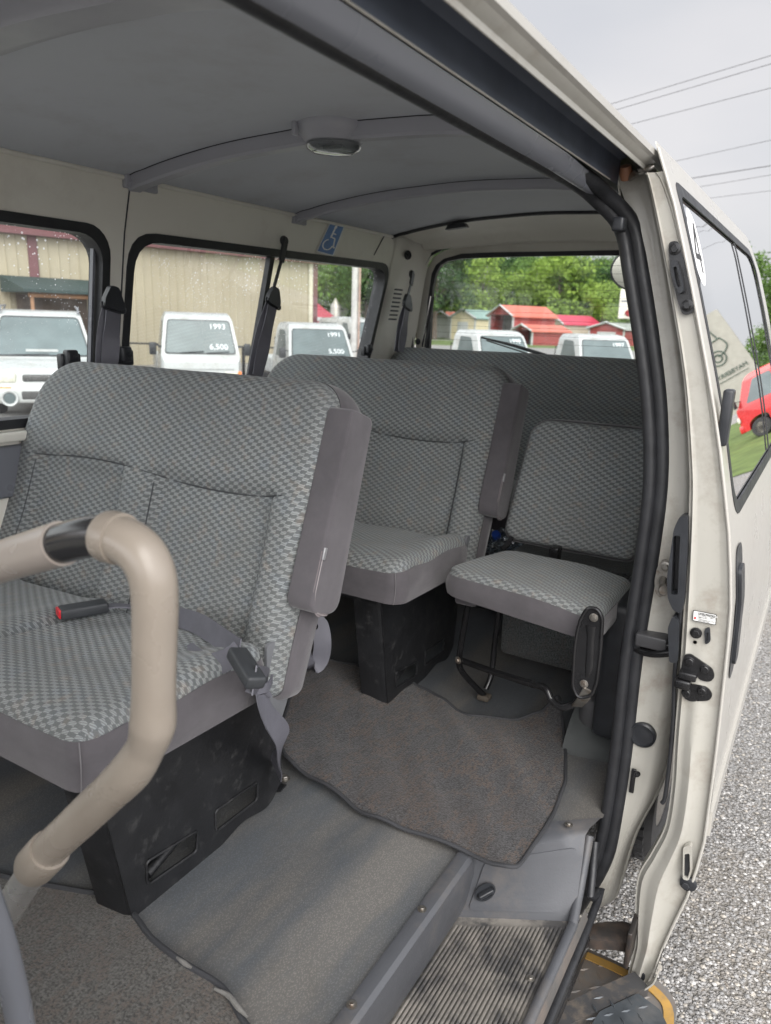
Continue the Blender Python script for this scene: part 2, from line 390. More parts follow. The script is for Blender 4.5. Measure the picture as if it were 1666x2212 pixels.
# ================================================================== THE VAN
VAN = thing('passenger_van', 'cream passenger van seen through its open sliding door, grey ceiling and grey floor inside', 'van', (-1.0, 1.2, 0))
def V3(x, y, r): return Vector((x, y, CH+r))
XW = [(-1.06, -1.73), (-.30, -1.73), (.20, -1.660), (.335, -1.628)]
def xw(r): return interp(XW, r)
def onwall(px, py):
    x = -1.68
    for _ in range(8):
        p = P(px, py, x=x); x = xw(p.z-CH)
    return p
PROF = [(-1.47, -.175), (-1.428, -.160), (-1.383, -.136), (-1.238, -.115), (-1.108, -.086), (-.993, -.074), (-.806, -.078), (-.68, -.083), (-.504, -.091),
        (-.374, -.110), (-.226, -.144), (-.114, -.174), (.057, -.227), (.202, -.275), (.311, -.320)]
def xp(r): return interp(PROF, r)
def onprof(px, py, dx=0.):
    x = -.2
    for _ in range(30):
        p = P(px, py, x=x); x = .6*x + .4*(xp(p.z-CH)+dx)
    return p
def wmap(dx=0.): return lambda y, r, w: Vector((xw(r)+dx-w, y, CH+r))
zc = [i*.1-1.0 for i in range(14)]
# ---- far side wall with two window openings
h1 = rrect(.02, 1.375, -.285, .205, [.075, .07, .06, .06]); h2 = rpoly([(1.445, .203), (2.80, .222), (2.715, -.285), (1.43, -.285)], [.09, .08, .07, .07])
h0 = rrect(-.92, -.10, -.285, .205, .07)
b = MB().plate([(-1.0, -1.06), (3.06, -1.06), (3.06, .345), (-1.0, .345)], [h0, h1, h2], .05, wmap(), [(1, z) for z in zc] + [(0, 2.9), (0, 3.0)])
b.build('side_wall', CREAM_IN, VAN)
# pressed ribs and panel seams on the wall
MB().tube([V3(xw(r)+.0006, 1.427-.02*(.3-r), r) for r in (.335, .2, .05, -.1, -.28)], .0022, n=6).build('wall_seam', RUBW, VAN)
MB().tube([V3(xw(.335-.0)+.0006, 2.70, .33), V3(xw(.25)+.0008, 2.655, .25)], .002, n=6).build('wall_seam', RUBW, VAN)
b = MB(); b.tube([V3(xw(.33)+.002, -1, .331), V3(xw(.33)+.002, 2.78, .331)], .006, n=8); b.build('ceiling_edge_trim', CREAM_IN, VAN)
b = MB()
b.box(-1.735, -1.70, -1., 3.0, CH-.32, CH-.295, bev=.008); b.build('window_ledge', CREAM_IN, VAN)
b = MB(); b.box(-1.74, -1.712, -1., 3.0, CH-.46, CH-.33, bev=.01); b.build('lower_wall_trim', TRIM, VAN)
def window(name, hole, shrink, bars=()):
    cx = sum(p[0] for p in hole)/len(hole); cy = sum(p[1] for p in hole)/len(hole)
    xs = [p[0] for p in hole]; ys = [p[1] for p in hole]; w = max(xs)-min(xs); h = max(ys)-min(ys)
    inner = [(cx+(a-cx)*(1-2*shrink/w), cy+(c-cy)*(1-2*shrink/h)) for a, c in hole]
    outer = [(cx+(a-cx)*(1+.012/w), cy+(c-cy)*(1+.012/h)) for a, c in hole]
    f = MB().plate(outer, [inner], .055, wmap(.004), [(1, z) for z in zc]).build('window_frame', RUBW, VAN)
    g = MB().plate([(cx+(a-cx)*(1-.6*shrink/w), cy+(c-cy)*(1-.6*shrink/h)) for a, c in hole], (), 0, wmap(-.035), [(1, z) for z in zc]).build('window_glass', GLW, f)
    g.matrix_parent_inverse = Matrix.Identity(4)
    return f
f1 = window('w', h1, .018); f2 = window('w', h2, .018)
b = MB()
b.plate([(2.048, .212), (2.070, .212), (2.012, -.285), (1.990, -.285)], (), .02, wmap(-.015), [(1, z) for z in zc])
o_ = b.build('window_divider', RUBW, f2); o_.matrix_parent_inverse = Matrix.Identity(4)
b = MB()
b.plate([(1.345, .19), (1.352, .19), (1.352, -.27), (1.345, -.27)], (), .012, wmap(-.02)); 
o_ = b.build('window_channel', TRIM, f1); o_.matrix_parent_inverse = Matrix.Identity(4)
def latch(c, s=1.0, name='window_latch'):
    b = MB(); b.box(c.x-.004, c.x+.018, c.y-.03*s, c.y+.03*s, c.z-.03*s, c.z+.012*s, bev=.005); b.box(c.x+.01, c.x+.034, c.y-.022*s, c.y+.012*s, c.z-.02*s, c.z+.022*s, bev=.006)
    b.bolt((c.x+.034, c.y, c.z), (1, 0, 0), .006); return b.build(name, BLK, VAN)
latch(V3(-1.722, 1.27, -.122)); latch(V3(-1.705, 1.43, -.115)); latch(V3(-1.71, 2.70, -.12), .9)
# ---- ceiling
CE = [(-1.66, .325), (-1.60, .343), (-1.5, .362), (-1.3, .388), (-1.0, .402), (-.7, .392), (-.55, .365), (-.47, .325), (-.445, .275)]
def zce(x): return interp(CE, x)
xs = [-1.66+i*(1.215/40) for i in range(41)]
def smoothce(x): return sum(zce(x+d) for d in (-.08, -.04, 0, .04, .08))/5 if -1.58 < x < -.55 else zce(x)
b = MB().grid([[V3(x, y, smoothce(x)) for x in xs] for y in (-1., -.4, .2, .8, 1.4, 2.0, 2.4, 2.765)]); b.build('ceiling_lining', HEAD, VAN)
def rib(y, w, drop, x0, x1, name='ceiling_rib'):
    prof = [(-w/2, 0), (-w/2+.001, -drop*.85), (-w/2+.006, -drop), (w*.02, -drop*.95), (w*.04, -drop*.55), (w*.46, -drop*.45), (w/2, -drop*.3), (w/2, 0)]
    n = 36; rows = []
    for i in range(n+1):
        x = x0+(x1-x0)*i/n; rows.append([V3(x, y+a, smoothce(x)+c+.002) for a, c in prof])
    for a_ in (-w/2-.001, w/2+.001): sub0 = MB().tube([V3(x0+(x1-x0)*i/n, y+a_, smoothce(x0+(x1-x0)*i/n)+.0005) for i in range(n+1)], .0022, n=6).build('rib_edge', RUBW, VAN)
    b = MB().grid(rows)
    b.box(x0-.004, x0+.012, y-w*.68, y+w*.68, CH+zce(x0)-.028, CH+zce(x0)+.006, bev=.003)
    b.bolt((x0+.012, y-w*.5, CH+zce(x0)-.012), (1, 0, 0), .004); b.bolt((x0+.012, y+w*.5, CH+zce(x0)-.012), (1, 0, 0), .004)
    return b.build(name, RIBM, VAN)
rib(1.455, .078, .036, -1.628, -.46); rib(2.14, .050, .030, -1.634, -.46); rib(.735, .12, .046, -1.63, -.46)
b = MB().tube([V3(x, 2.768, smoothce(x)-.002) for x in xs], .009, n=8); b.build('ceiling_rear_seam', RUB, VAN)
b = MB().plate([(-1.38, .338), (-1.29, .346), (-1.30, .360), (-1.37, .354)], (), .03, lambda u, v, w: V3(u, 2.772-w, v+.010)); b.build('ceiling_clip', BLK, VAN)
# ---- dome lamp on the rib
LMP = thing('dome_lamp', 'round grey ceiling lamp with clear ribbed lens on the middle ceiling rib', 'lamp', (-.965, 1.445, CH+.36))
c = V3(-1.004, 1.44, .406)
b = MB().lathe([(.0, .01), (.078, .01), (.083, -.004), (.080, -.018), (.070, -.028), (.060, -.040), (.057, -.044)], 36, Matrix.Translation(c))
b.box(c.x-.055, c.x-.045, c.y-.078, c.y-.062, c.z-.034, c.z-.006, bev=.003); b.build('lamp_base', RIBM, LMP)
b = MB().lathe([(.059, -.038), (.061, -.047), (.056, -.054), (.04, -.060), (0.0, -.063)], 36, Matrix.Translation(c)); b.build('lamp_lens', GLL, LMP)
b = MB().lathe([(.055, -.041), (.050, -.037), (0, -.036)], 30, Matrix.Translation(c)); b.build('reflector', CHROME, LMP)
b = MB().tube([(c.x-.025, c.y, c.z-.046), (c.x+.025, c.y, c.z-.046)], .005, n=10); b.build('bulb', WHT, LMP)
# ---- floor
def zf(x, y): return .65 + .0035*math.sin(x*26+math.sin(y*3)*.8)
rows = [[Vector((x, y, zf(x, y))) for x in [-1.72+i*.02 for i in range(62)]] for y in [-1.0+j*.06 for j in range(69)]]
MB().grid(rows).build('vinyl_floor', VINYL, VAN)
MB().grid([[Vector((-.505, 1.31, .6545)), Vector((-.395, 1.372, .6545)), Vector((-.283, 1.474, .6545))]]+[[Vector((x, y, .6545)) for x in (-.505, -.40, -.283)] for y in (1.6, 2.2, 3.0)]).build('rear_side_floor', VINYL, VAN)
# sill strip, step well, step tread
b = MB()
rows = []
for y in (-1., -.2, .4, .8, 1.05, 1.235):
    rows.append([V3(-.508, y, -1.052), V3(-.503, y, -1.042), V3(-.495, y, -1.040), V3(-.479, y, -1.042), V3(-.472, y, -1.050), V3(-.474, y, -1.10), V3(-.484, y, -1.17), V3(-.496, y, -1.205)])
b.grid(rows)
# rear riser of the step well with its raised lip
A0, A1 = V3(-.474, 1.215, -1.05), V3(-.300, 1.405, -1.05); B0, B1 = V3(-.496, 1.200, -1.205), V3(-.285, 1.318, -1.205)
C0, C1 = V3(-.505, 1.285, -1.043), V3(-.285, 1.47, -1.043)
def lerp(a, b_, t): return a*(1-t)+b_*t
rows = []
for i in range(9):
    t = i/8; a = lerp(A0, A1, t); bb = lerp(B0, B1, t); c_ = lerp(C0, C1, t)
    rows.append([c_, lerp(c_, a, .8)+Vector((0, 0, .006)), a+Vector((0, -.004, 0)), lerp(a, bb, .25), lerp(a, bb, .6), bb])
b.grid(rows); b.build('step_surround', PLG, VAN)
b = MB().grid([[V3(-.50, 1.215, -1.2), V3(-.287, 1.325, -1.2)], [V3(-.50, .6, -1.2), V3(-.287, .6, -1.2)], [V3(-.50, -.9, -1.2), V3(-.287, -.9, -1.2)]])
b.build('step_floor', RIBD, VAN)
b = MB()
for i in range(24):
    x = -.488+i*.0080; y1 = 1.185+(x+.488)*.6
    b.box(x, x+.0050, -.3, y1-.012, CH-1.2, CH-1.1925, bev=.0012)
b.build('step_tread', RIBD, VAN)
b = MB(); b.tube([V3(-.283, -.5, -1.192), V3(-.283, 1.30, -1.192)], .010, n=12); b.tube([V3(-.283, 1.30, -1.192), V3(-.292, 1.37, -1.15), V3(-.296, 1.42, -1.06)], .010, n=12, smooth=5)
b.build('step_edge', PLG, VAN)
# step pocket lid and its turn latch
nrm = (A1-A0).cross(B0-A0).normalized()
if nrm.y > 0: nrm = -nrm
def onpanel(u, v, w): p = lerp(lerp(A0, A1, u), lerp(B0, B1, u), v); return p + nrm*(w+.001)
b = MB().plate(rpoly([(.10, .10), (.93, .12), (.88, .86), (.06, .84)], .08), (), .003, onpanel); b.build('pocket_lid', PLG, VAN)
M_ = Matrix.Translation(onpanel(.16, .55, .004)) @ nrm.to_track_quat('Z', 'Y').to_matrix().to_4x4()
b = MB().lathe([(.021, 0), (.023, .003), (.019, .003), (.018, -.001), (0, -.001)], 28, M_); b.box(-.017, .017, -.0045, .0045, 0, .012, bev=.003, M=M_ @ Matrix.Rotation(.4, 4, 'Z')); b.build('pocket_latch', BLK, VAN)
for p in [(912, 1960, -1.04), (760, 2166, -1.04), (1229, 1778, -1.035)]:
    c = P(p[0], p[1], z=CH+p[2]+.004); MB().bolt((c.x, c.y, c.z-.004), (0, 0, 1), .0045, hexa=False, washer=1.9).build('floor_screw', STEEL, VAN)
c = P(1146, 2111, z=CH-1.19); MB().bolt((c.x, c.y, c.z-.003), (0, 0, 1), .0045, hexa=False, washer=1.9).build('floor_screw', STEEL, VAN)
# ---- outer sill below the step
b = MB(); rows = []
for y in (-1., -.2, .5, 1.1, 1.36):
    rows.append([V3(-.275, y, -1.195), V3(-.266, y, -1.215), V3(-.270, y, -1.26), V3(-.285, y, -1.30), V3(-.29, y, -1.42)])
b.grid(rows); b.build('outer_sill', simple('dusty_dark_sill', (.09, .085, .08), .7, dirt=(.15, .12, .10), ds=8, dlo=.45, dhi=.7, bump=.4, bs=120), VAN)
b = MB().tube([V3(-.262, -.5, -1.225), V3(-.262, 1.30, -1.225), V3(-.275, 1.40, -1.19), V3(-.29, 1.46, -1.10)], .0085, n=10, smooth=5); b.build('sill_rubber', RUB, VAN)
b = MB().box(-.30, -.255, -.8, 1.36, CH-1.29, CH-1.245, bev=.01); b.build('lower_track', BLKM, VAN)
# ---- header over the door: track recess, seals, flange and drip rail
prof = [(-.455, .262), (-.447, .250), (-.436, .246), (-.430, .252)]
b = MB().grid([[V3(x, y, z) for x, z in prof] for y in (-1., 0, .5, 1.0, 1.30)]); b.build('header_trim', TRIM, VAN)
def headstrip(name, prof, mat, y1=1.43):
    return MB().grid([[V3(x, y, z) for x, z in prof] for y in (-1., -.4, .2, .6, 1.0, 1.2, y1)]).build(name, mat, VAN)
headstrip('header_track', [(-.400, .258), (-.398, .30), (-.386, .306), (-.372, .307), (-.371, .298), (-.368, .296), (-.365, .300), (-.364, .318), (-.350, .318), (-.347, .300), (-.346, .282)], NAVY, 1.50)
headstrip('header_flange', [(-.346, .2825), (-.343, .279), (-.3425, .272), (-.341, .2725), (-.340, .279), (-.333, .283), (-.328, .287)], CREAM_D, 1.47)
headstrip('drip_rail', [(-.328, .287), (-.322, .290), (-.322, .300), (-.327, .304), (-.334, .302)], CREAM, 2.9)
MB().tube([V3(-.3665, -1, .2985), V3(-.3665, 1.46, .2985)], .0035, n=8).build('header_guide_rail', TRIM, VAN)
MB().tube([V3(-.3985, -1, .2585), V3(-.3985, 1.44, .2585)], .0014, n=6).build('header_lip', CREAM_D, VAN)
MB().tube([V3(-.3475, -1, .283), V3(-.3475, 1.44, .283)], .0042, n=8).build('header_rubber', RUB, VAN)
# roof skin above
rows = []
for y in (-1., 1.0, 2.4, 2.9, 3.08):
    k = 1 if y < 3 else .96
    rows.append([V3(-1.0+(x+1.0)*k, y, z*k) for x, z in ((-.330, .300), (-.40, .345), (-.50, .385), (-.7, .43), (-1.0, .45), (-1.3, .44), (-1.55, .41), (-1.66, .36), (-1.69, .30))])
MB().grid(rows).build('roof_panel', CREAM, VAN)
# ---- door opening seal (header then down the rear pillar)
SO = [(1345, 420), (1375, 500), (1395, 620), (1420, 820), (1432, 960), (1430, 1100), (1405, 1280), (1370, 1500), (1350, 1700), (1320, 1830), (1290, 1900), (1240, 1970)]
SI = [(1290, 410), (1330, 480), (1350, 560), (1375, 680), (1395, 830), (1400, 1000), (1385, 1150), (1355, 1350), (1330, 1560), (1310, 1750), (1290, 1850), (1232, 1962)]
so_ = [P(a, b2, y=1.50) for a, b2 in SO]; si_ = [P(a, b2, y=1.50) for a, b2 in SI]
mid = [(a+b2)/2 for a, b2 in zip(so_, si_)]
ih = [V3(-.437, y, .250) for y in (-1., -.2, .5, 1.0, 1.25)]
path = ih + [V3(-.432, 1.38, .247), V3(-.418, 1.455, .232)] + mid[1:]
rs = [.014]*7 + [.0145]*(len(mid)-1)
MB().tube([p+Vector((-.010, 0, -.002)) for p in path], [r*.92 for r in rs], n=14, smooth=6).build('door_seal', RUB, VAN)
MB().tube([p+Vector((.011, .006, .004)) for p in path], [r*1.0 for r in rs], n=14, smooth=6).build('seal_trim', RUB, VAN)
# satin strip along the header beside the seal
rows = []
for y in (-1., -.2, .5, 1.0, 1.2, 1.3, 1.38, 1.44):
    k = max(0, (y-1.2)/.24); w = 1-k*.55
    rows.append([V3(-.430, y, .236-k*.004), V3(-.424+.0*k, y, .233), V3(-.415-.006*k, y, .236), V3(-.406-.012*k, y, .244), V3(-.400-.016*k, y, .256)])
MB().grid(rows).build('header_strip', TRIM, VAN)
# ---- rear pillar face beside the opening
PL = [P(1330, 372, y=1.50), P(1338, 395, y=1.50)] + so_
rb = [(1425, 372), (1433, 395), (1440, 420), (1452, 500), (1470, 620), (1500, 820), (1512, 960), (1512, 1100), (1500, 1280), (1468, 1500), (1432, 1678), (1372, 1800), (1328, 1935), (1284, 1952)]
pr = [P(a, b2, y=1.56) for a, b2 in rb]
rel = [0, .0, .002, .004, .006, .005, .008, .018, .030]
rows = []
def cm(l): return catmull([p.copy() for p in l], 5, 1)[0]
PLs, prs = cm(PL), cm(pr)
for i, (a, c) in enumerate(zip(PLs, prs)):
    r = a.z-CH; row = []
    for j in range(9):
        t = j/8; q = lerp(a, c, t); q.y = 1.50 + rel[j]*(1.0 if r > -.6 else 1.0+(-.6-r)*1.2); row.append(q)
    rows.append(row)
MB().grid(rows).build('rear_pillar', CREAM_D, VAN)
b = MB().tube([p+Vector((0, .004, 0)) for p in prs[44:]], .0055, n=8); b.build('pillar_flange', CREAM_D, VAN)
# body side behind the opening, inside lining and outer skin with a quarter window
qw = rrect(1.75, 2.75, -.30, .17, .07)
SIT = [(-1.2, -.288), (-.6, -.284), (-.397, -.279), (-.255, -.282), (-.104, -.305), (.025, -.337), (.126, -.370), (.193, -.394), (.30, -.42)]
SOT = [(-1.3, -.262), (-.97, -.250), (-.5, -.248), (-.216, -.259), (-.093, -.284), (.076, -.325), (.175, -.354), (.241, -.385), (.30, -.40)]
def smap(dx): return lambda y, r, w: V3(interp(SIT, r)+.012+dx-w*.2, y, r)
def smap2(dx): return lambda y, r, w: V3(interp(SOT, r)+dx-w, y, r)
MB().plate([(1.51, -1.06), (3.06, -1.06), (3.06, .30), (1.51, .30)], [qw], .02, smap(0), [(1, z) for z in zc]).build('door_side_wall', CREAM_IN, VAN)
MB().plate([(1.57, -.55), (3.08, -1.1), (3.08, .30), (1.57, .30)], [qw], .004, smap2(.0), [(1, z) for z in zc]).build('rear_quarter_panel', CREAM, VAN)
MB().plate(rrect(1.73, 2.77, -.32, .19, .07), (), 0, smap2(-.008), [(1, z) for z in zc]).build('quarter_glass', GLW, VAN)
# body front part behind the camera side: front pillar and cab side, closed at the front by the cab
MB().box(-1.72, -.30, -1.10, -1.0, .60, 1.32).build('dashboard', TRIM, VAN)
MB().plate([(-1.0, -1.2), (.06, -1.2), (.10, -.6), (.12, -.2), (.02, .25), (-1.0, .28)], [rrect(-.85, -.1, -.25, .2, .06)], .04, lambda y, r, w: V3(interp([(-1.2, -.30), (-.4, -.30), (.28, -.42)], r)-w, y, r), [(1, -.25), (1, 0), (1, .2)]).build('front_door_pillar', CREAM, VAN)
c0, c1, c2 = P(-30, 1900, y=.30), P(22, 2060, y=.33), P(62, 2240, y=.36)
MB().tube([P(-120, 1500, y=.28), P(-60, 1750, y=.29), c0+Vector((-.012, 0, 0)), c1+Vector((-.012, 0, 0)), c2+Vector((-.012, 0, 0)), P(80, 2500, y=.38)], .014, n=16, smooth=4).build('front_pillar_trim', TRIM, VAN)
# ---- tailgate
YT = 3.05
def T3(dy): return lambda u, v, w: V3(u, YT+dy-w, v)
CXT = -1.02
def outl(pts): # left half outline (px) -> full symmetric polygon
    l = [P(a, b2, y=YT) for a, b2 in pts]; l = [(p.x, p.z-CH) for p in l]; r = [(2*CXT-a, c) for a, c in reversed(l)]
    return l + r
seal = outl([(893, 860), (896, 745), (903, 643), (916, 585), (935, 553), (959, 539), (1033, 527), (1145, 519)])
rubb = outl([(922, 855), (923, 745), (927, 652), (936, 592), (945, 573), (962, 560), (1000, 549), (1071, 546), (1145, 545)])
glas = outl([(931, 850), (930, 745), (937, 622), (944, 592), (954, 573), (970, 564), (1000, 559), (1071, 556), (1145, 554)])
full = [(-1.73, -1.06), (-1.73, .1), (-1.66, .34), (-1.45, .385), (-1.0, .395), (-.6, .385), (-.40, .34), (-.33, .1), (-.33, -1.06)]
seal2 = [(a, c) for a, c in seal]
MB().plate([(-1.73, -1.06), (-1.74, .1), (-1.66, .35), (-1.45, .40), (-1.0, .41), (-.6, .40), (-.38, .35), (-.30, .1), (-.30, -1.06)], [seal2], .03, T3(0)).build('rear_body_frame', CREAM_IN, VAN)
sc = lambda pts, k, dz=0: [(CXT+(a-CXT)*k, c*k+dz) for a, c in pts]
MB().plate(sc(seal2, 1.004), [sc(seal2, .982)], .012, T3(-.03)).build('tailgate_seal', RUB, VAN)
TG = MB().plate(sc(seal2, .99), [rubb], .03, T3(.03)).build('tailgate', CREAM_IN, VAN)
def sub(o): o.matrix_parent_inverse = Matrix.Identity(4); return o
sub(MB().plate(sc(rubb, 1.004), [glas], .02, T3(.01)).build('tailgate_window_rubber', RUBW, TG))
sub(MB().plate(sc(glas, 1.01), (), 0, T3(.03)).build('rear_glass', GLR, TG))
b = MB()
for i in range(11):
    z = .235-i*.031; b.box(-1.58, -.46, YT+.026, YT+.0268, CH+z, CH+z+.0011)
sub(b.build('defroster_lines', simple('defroster_line', (.08, .08, .075), .6), TG))
# bowed header beam above the tailgate, bright band below it
rows = []
for i in range(31):
    x = -1.60+i*(1.18/30); zt = smoothce(x) if x > -1.6 else .34
    zs = .292 + .030*(1-((x-CXT)/.6)**2)
    rows.append([V3(x, 2.768, zt), V3(x, 2.82, zt-.006), V3(x, 2.90, zt-.018), V3(x, 2.95, (zt+zs)/2+.004), V3(x, 2.965, zs+.028), V3(x, 2.985, zs+.004), V3(x, 3.02, zs)])
MB().grid(rows).build('rear_header_panel', CREAM_IN, VAN)
# corner post lining
rows = []
for r in (-1.0, -.6, -.3, -.1, 0, .1, .18, .24, .30, .345):
    xa = xw(r)+.002; sx = interp([(c, a) for a, c in sorted(seal2[:8], key=lambda q: q[1])], r) if r < .3 else -1.55+(r-.3)*1.5
    rows.append([V3(xa, 2.80, r), V3(xa+.004, 2.90, r), V3(xa+.022, 2.965, r), V3(xa+.04, 3.0, r), V3(max(xa+.05, sx-.012), 3.012, r), V3(max(xa+.055, sx), 3.018, r)])
MB().grid(rows).build('corner_post', CREAM_IN, VAN)
c = P(885, 551, x=-1.615); MB().lathe([(.019, 0), (.019, .004), (.014, .006), (.012, .003), (.006, .003), (.005, .008), (0, .008)], 24, Matrix.Translation((-1.625, c.y, c.z)) @ Vector((1, -.35, 0)).to_track_quat('Z', 'Y').to_matrix().to_4x4()).build('grommet', RUB, VAN)
b = MB()
for i in range(8):
    a = P(862-i*1.9, 626+i*9.1, x=-1.640); b.box(a.x-.002, a.x+.004, a.y-.034, a.y+.026, a.z-.0035, a.z+.0035, M=None)
b.build('vent_slots', RUB, VAN)
# rear wiper outside the glass, gas strut inside
a, c = P(1040, 729, y=3.10), P(1180, 768, y=3.10)
sub(MB().tube([a, (a+c)/2+Vector((0, 0, .004)), c], [.004, .007, .008], n=8).tube([a+Vector((.02, .01, -.012)), c+Vector((-.03, .01, -.010))], .003, n=6).build('rear_wiper', RUB, TG))
a, c = P(931, 640, y=3.0), P(912, 750, y=3.0)
sub(MB().tube([a, c], .004, n=8).build('strut_rod', CHROME, TG)); sub(MB().tube([a+Vector((.014, 0, 0)), c+Vector((.014, 0, 0))], .0045, n=8).bolt(P(903, 738, y=2.99), (0, -1, 0), .009).build('gas_strut', BLK, TG))
# round under-mirror outside the tailgate window
b = MB(); c = P(1378, 582, y=3.32); q = Matrix.Translation(c) @ Vector((-.12, -1, .0)).to_track_quat('Z', 'Y').to_matrix().to_4x4() @ Matrix.Diagonal((.95, .72, 1, 1))
b.lathe([(.0, -.03), (.09, -.02), (.118, .0), (.122, .008), (.112, .010)], 40, q, 0); b.lathe([(.112, .0105), (.10, .015), (.0, .022)], 40, q, 1)
b.tube([c+Vector((.02, .03, .05)), c+Vector((.12, -.02, .13)), c+Vector((.16, -.18, .15))], .008, 0, smooth=4)
b.build('rear_underview_mirror', [BLK, simple('painted_mirror_reflection', (.62, .60, .54), .35, .0)], VAN)  # matt pale colour on the face stands in for what the mirror reflects

# ---- wheel under the floor, wheel arch
WC = Vector((-.340, 2.37, .30))
WH = MB().lathe([(.285, -.085), (.302, -.06), (.305, -.01), (.302, .0), (.305, .01), (.302, .06), (.285, .085), (.20, .08), (.19, .06)], 72, Matrix.Translation(WC) @ Matrix.Rotation(PI/2, 4, 'Y')).build('wheel', TYRE, VAN)
b = MB()
for i in range(44):
    a = 2*PI*i/44
    for sx, w in ((-.052, .026), (-.015, .022), (.02, .022), (.052, .026)):
        M2 = Matrix.Translation(WC+Vector((sx, 0, 0))) @ Matrix.Rotation(a+sx*1.5, 4, 'X') @ Matrix.Translation((0, 0, .304))
        b.box(-w/2, w/2, -.016, .010, -.004, .009, M=M2)
sub(b.build('tread', TYRE, WH))
sub(MB().lathe([(0, .02), (.06, .03), (.08, .05), (.17, .05), (.19, .07), (.2, .075)], 32, Matrix.Translation(WC) @ Matrix.Rotation(PI/2, 4, 'Y')).build('rim', STEEL, WH))
b = MB(); rows = []
for i in range(15):
    a = PI*(.36+.64*i/14); rows.append([Vector((x, 2.37-.40*math.cos(a), .30+.42*math.sin(a)-.02)) for x in (-.62, -.33)])
b.grid(rows); b.build('wheel_arch_liner', RUB, VAN)
MB().box(-1.7, -.51, -.9, 3.0, .45, .60).build('underbody', RUB, VAN)
# cab side and rear skins so that the shell is closed
MB().plate([(-1.0, .30), (-1.0, -1.3), (3.08, -1.2), (3.08, .30)], [rrect(-.94, -.08, -.30, .22, .07), rrect(.0, 1.40, -.30, .22, .07), rrect(1.42, 2.83, -.30, .235, .07)], .004, lambda y, r, w: V3(xw(r)-.058-w, y, r), [(1, z) for z in zc]).build('far_outer_skin', CREAM, VAN)

# ================================================================== SLIDING DOOR (slid open along the body)
YD = 1.42; YE = 3.04
def dmap(dx=0.): return lambda y, r, w: V3(xp(r)+dx-w, y, r)
dz_ = [-1.4+i*.07 for i in range(25)]
# window opening measured on the curved skin
wp = [onprof(a, c) for a, c in ((1468, 408), (1590, 1105))]
y0 = wp[0].y; zt = wp[0].z-CH; zb = wp[1].z-CH; yb = wp[1].y
wy0, wy1 = 1.50, 2.88
win = rpoly([(wy0-.005, zt), (wy1, zt), (wy1, zb+.0), (wy0+.02, zb)], [.05, .11, .07, .07])
print('door window', wp, zt, zb)
dout = rpoly([(YD, -1.42), (YE-.05, -1.38), (YE, -.9), (YE, .2), (YE-.10, .311), (YD, .311)], [.02, .05, .02, .09, .08, .004])
DOOR = MB().plate(dout, [win], .003, dmap(), [(1, z) for z in dz_]+[(0, 1.44)]).build('sliding_door', CREAM, VAN)
def d_(b, name, mat, smooth=True): return sub(b.build(name, mat, DOOR, smooth))
def scl(poly, k):
    xs = [p[0] for p in poly]; ys = [p[1] for p in poly]; cx = (max(xs)+min(xs))/2; cy = (max(ys)+min(ys))/2; w = max(xs)-min(xs); h = max(ys)-min(ys)
    return [(cx+(a-cx)*(1+2*k/w), cy+(c-cy)*(1+2*k/h)) for a, c in poly]
d_(MB().plate(scl(win, .010), [scl(win, -.012)], .004, dmap(.0015), [(1, z) for z in dz_]), 'window_rubber', RUBW)
mid_y = onprof(1590, 540).y; print('mid', mid_y)
d_(MB().plate(scl(win, .0), (), 0, dmap(-.004), [(1, z) for z in dz_]), 'door_glass', GLD)
d_(MB().plate([(mid_y, zt-.015), (mid_y+.012, zt-.015), (mid_y+.012, zb+.015), (mid_y, zb+.015)], (), .003, dmap(.001), [(1, z) for z in dz_]), 'glass_divider', RUBW)
q = onprof(1563, 895, .01)
d_(MB().box(q.x-.004, q.x+.014, q.y-.02, q.y+.014, q.z-.055, q.z+.045, bev=.005), 'glass_pull', BLK)
# round number sticker on the glass
sc_y, sc_z, sr = 1.565, zt-.100, .070
st_ = MB().plate([(sc_y+sr*.85*math.cos(2*PI*i/40), sc_z+sr*math.sin(2*PI*i/40)) for i in range(40)], (), .0004, dmap(.0012), [(1, sc_z+d) for d in (-.04, 0, .04)])
STK = d_(st_, 'number_sticker', simple('white_vinyl_sticker', (.80, .80, .80), .4, var=.02), False)
ck = simple('black_print', (.02, .02, .02), .5)
four = [(.022, -.045), (.022, .045), (.012, .045), (-.030, -.012), (-.030, -.022), (.012, -.022), (.012, -.045)]
o4 = MB().plate([(sc_y+a, sc_z+c) for a, c in four], [[(sc_y+a, sc_z+c) for a, c in ((.012, .028), (.012, -.012), (-.018, -.012))]], .0003, dmap(.0020)).add([dmap(.0018)(sc_y+.034, sc_z-.012, 0), dmap(.0018)(sc_y+.034, sc_z-.022, 0), dmap(.0018)(sc_y+.022, sc_z-.022, 0), dmap(.0018)(sc_y+.022, sc_z-.012, 0)], [(0, 1, 2, 3)]).build('number_four', ck, DOOR, False); sub(o4)
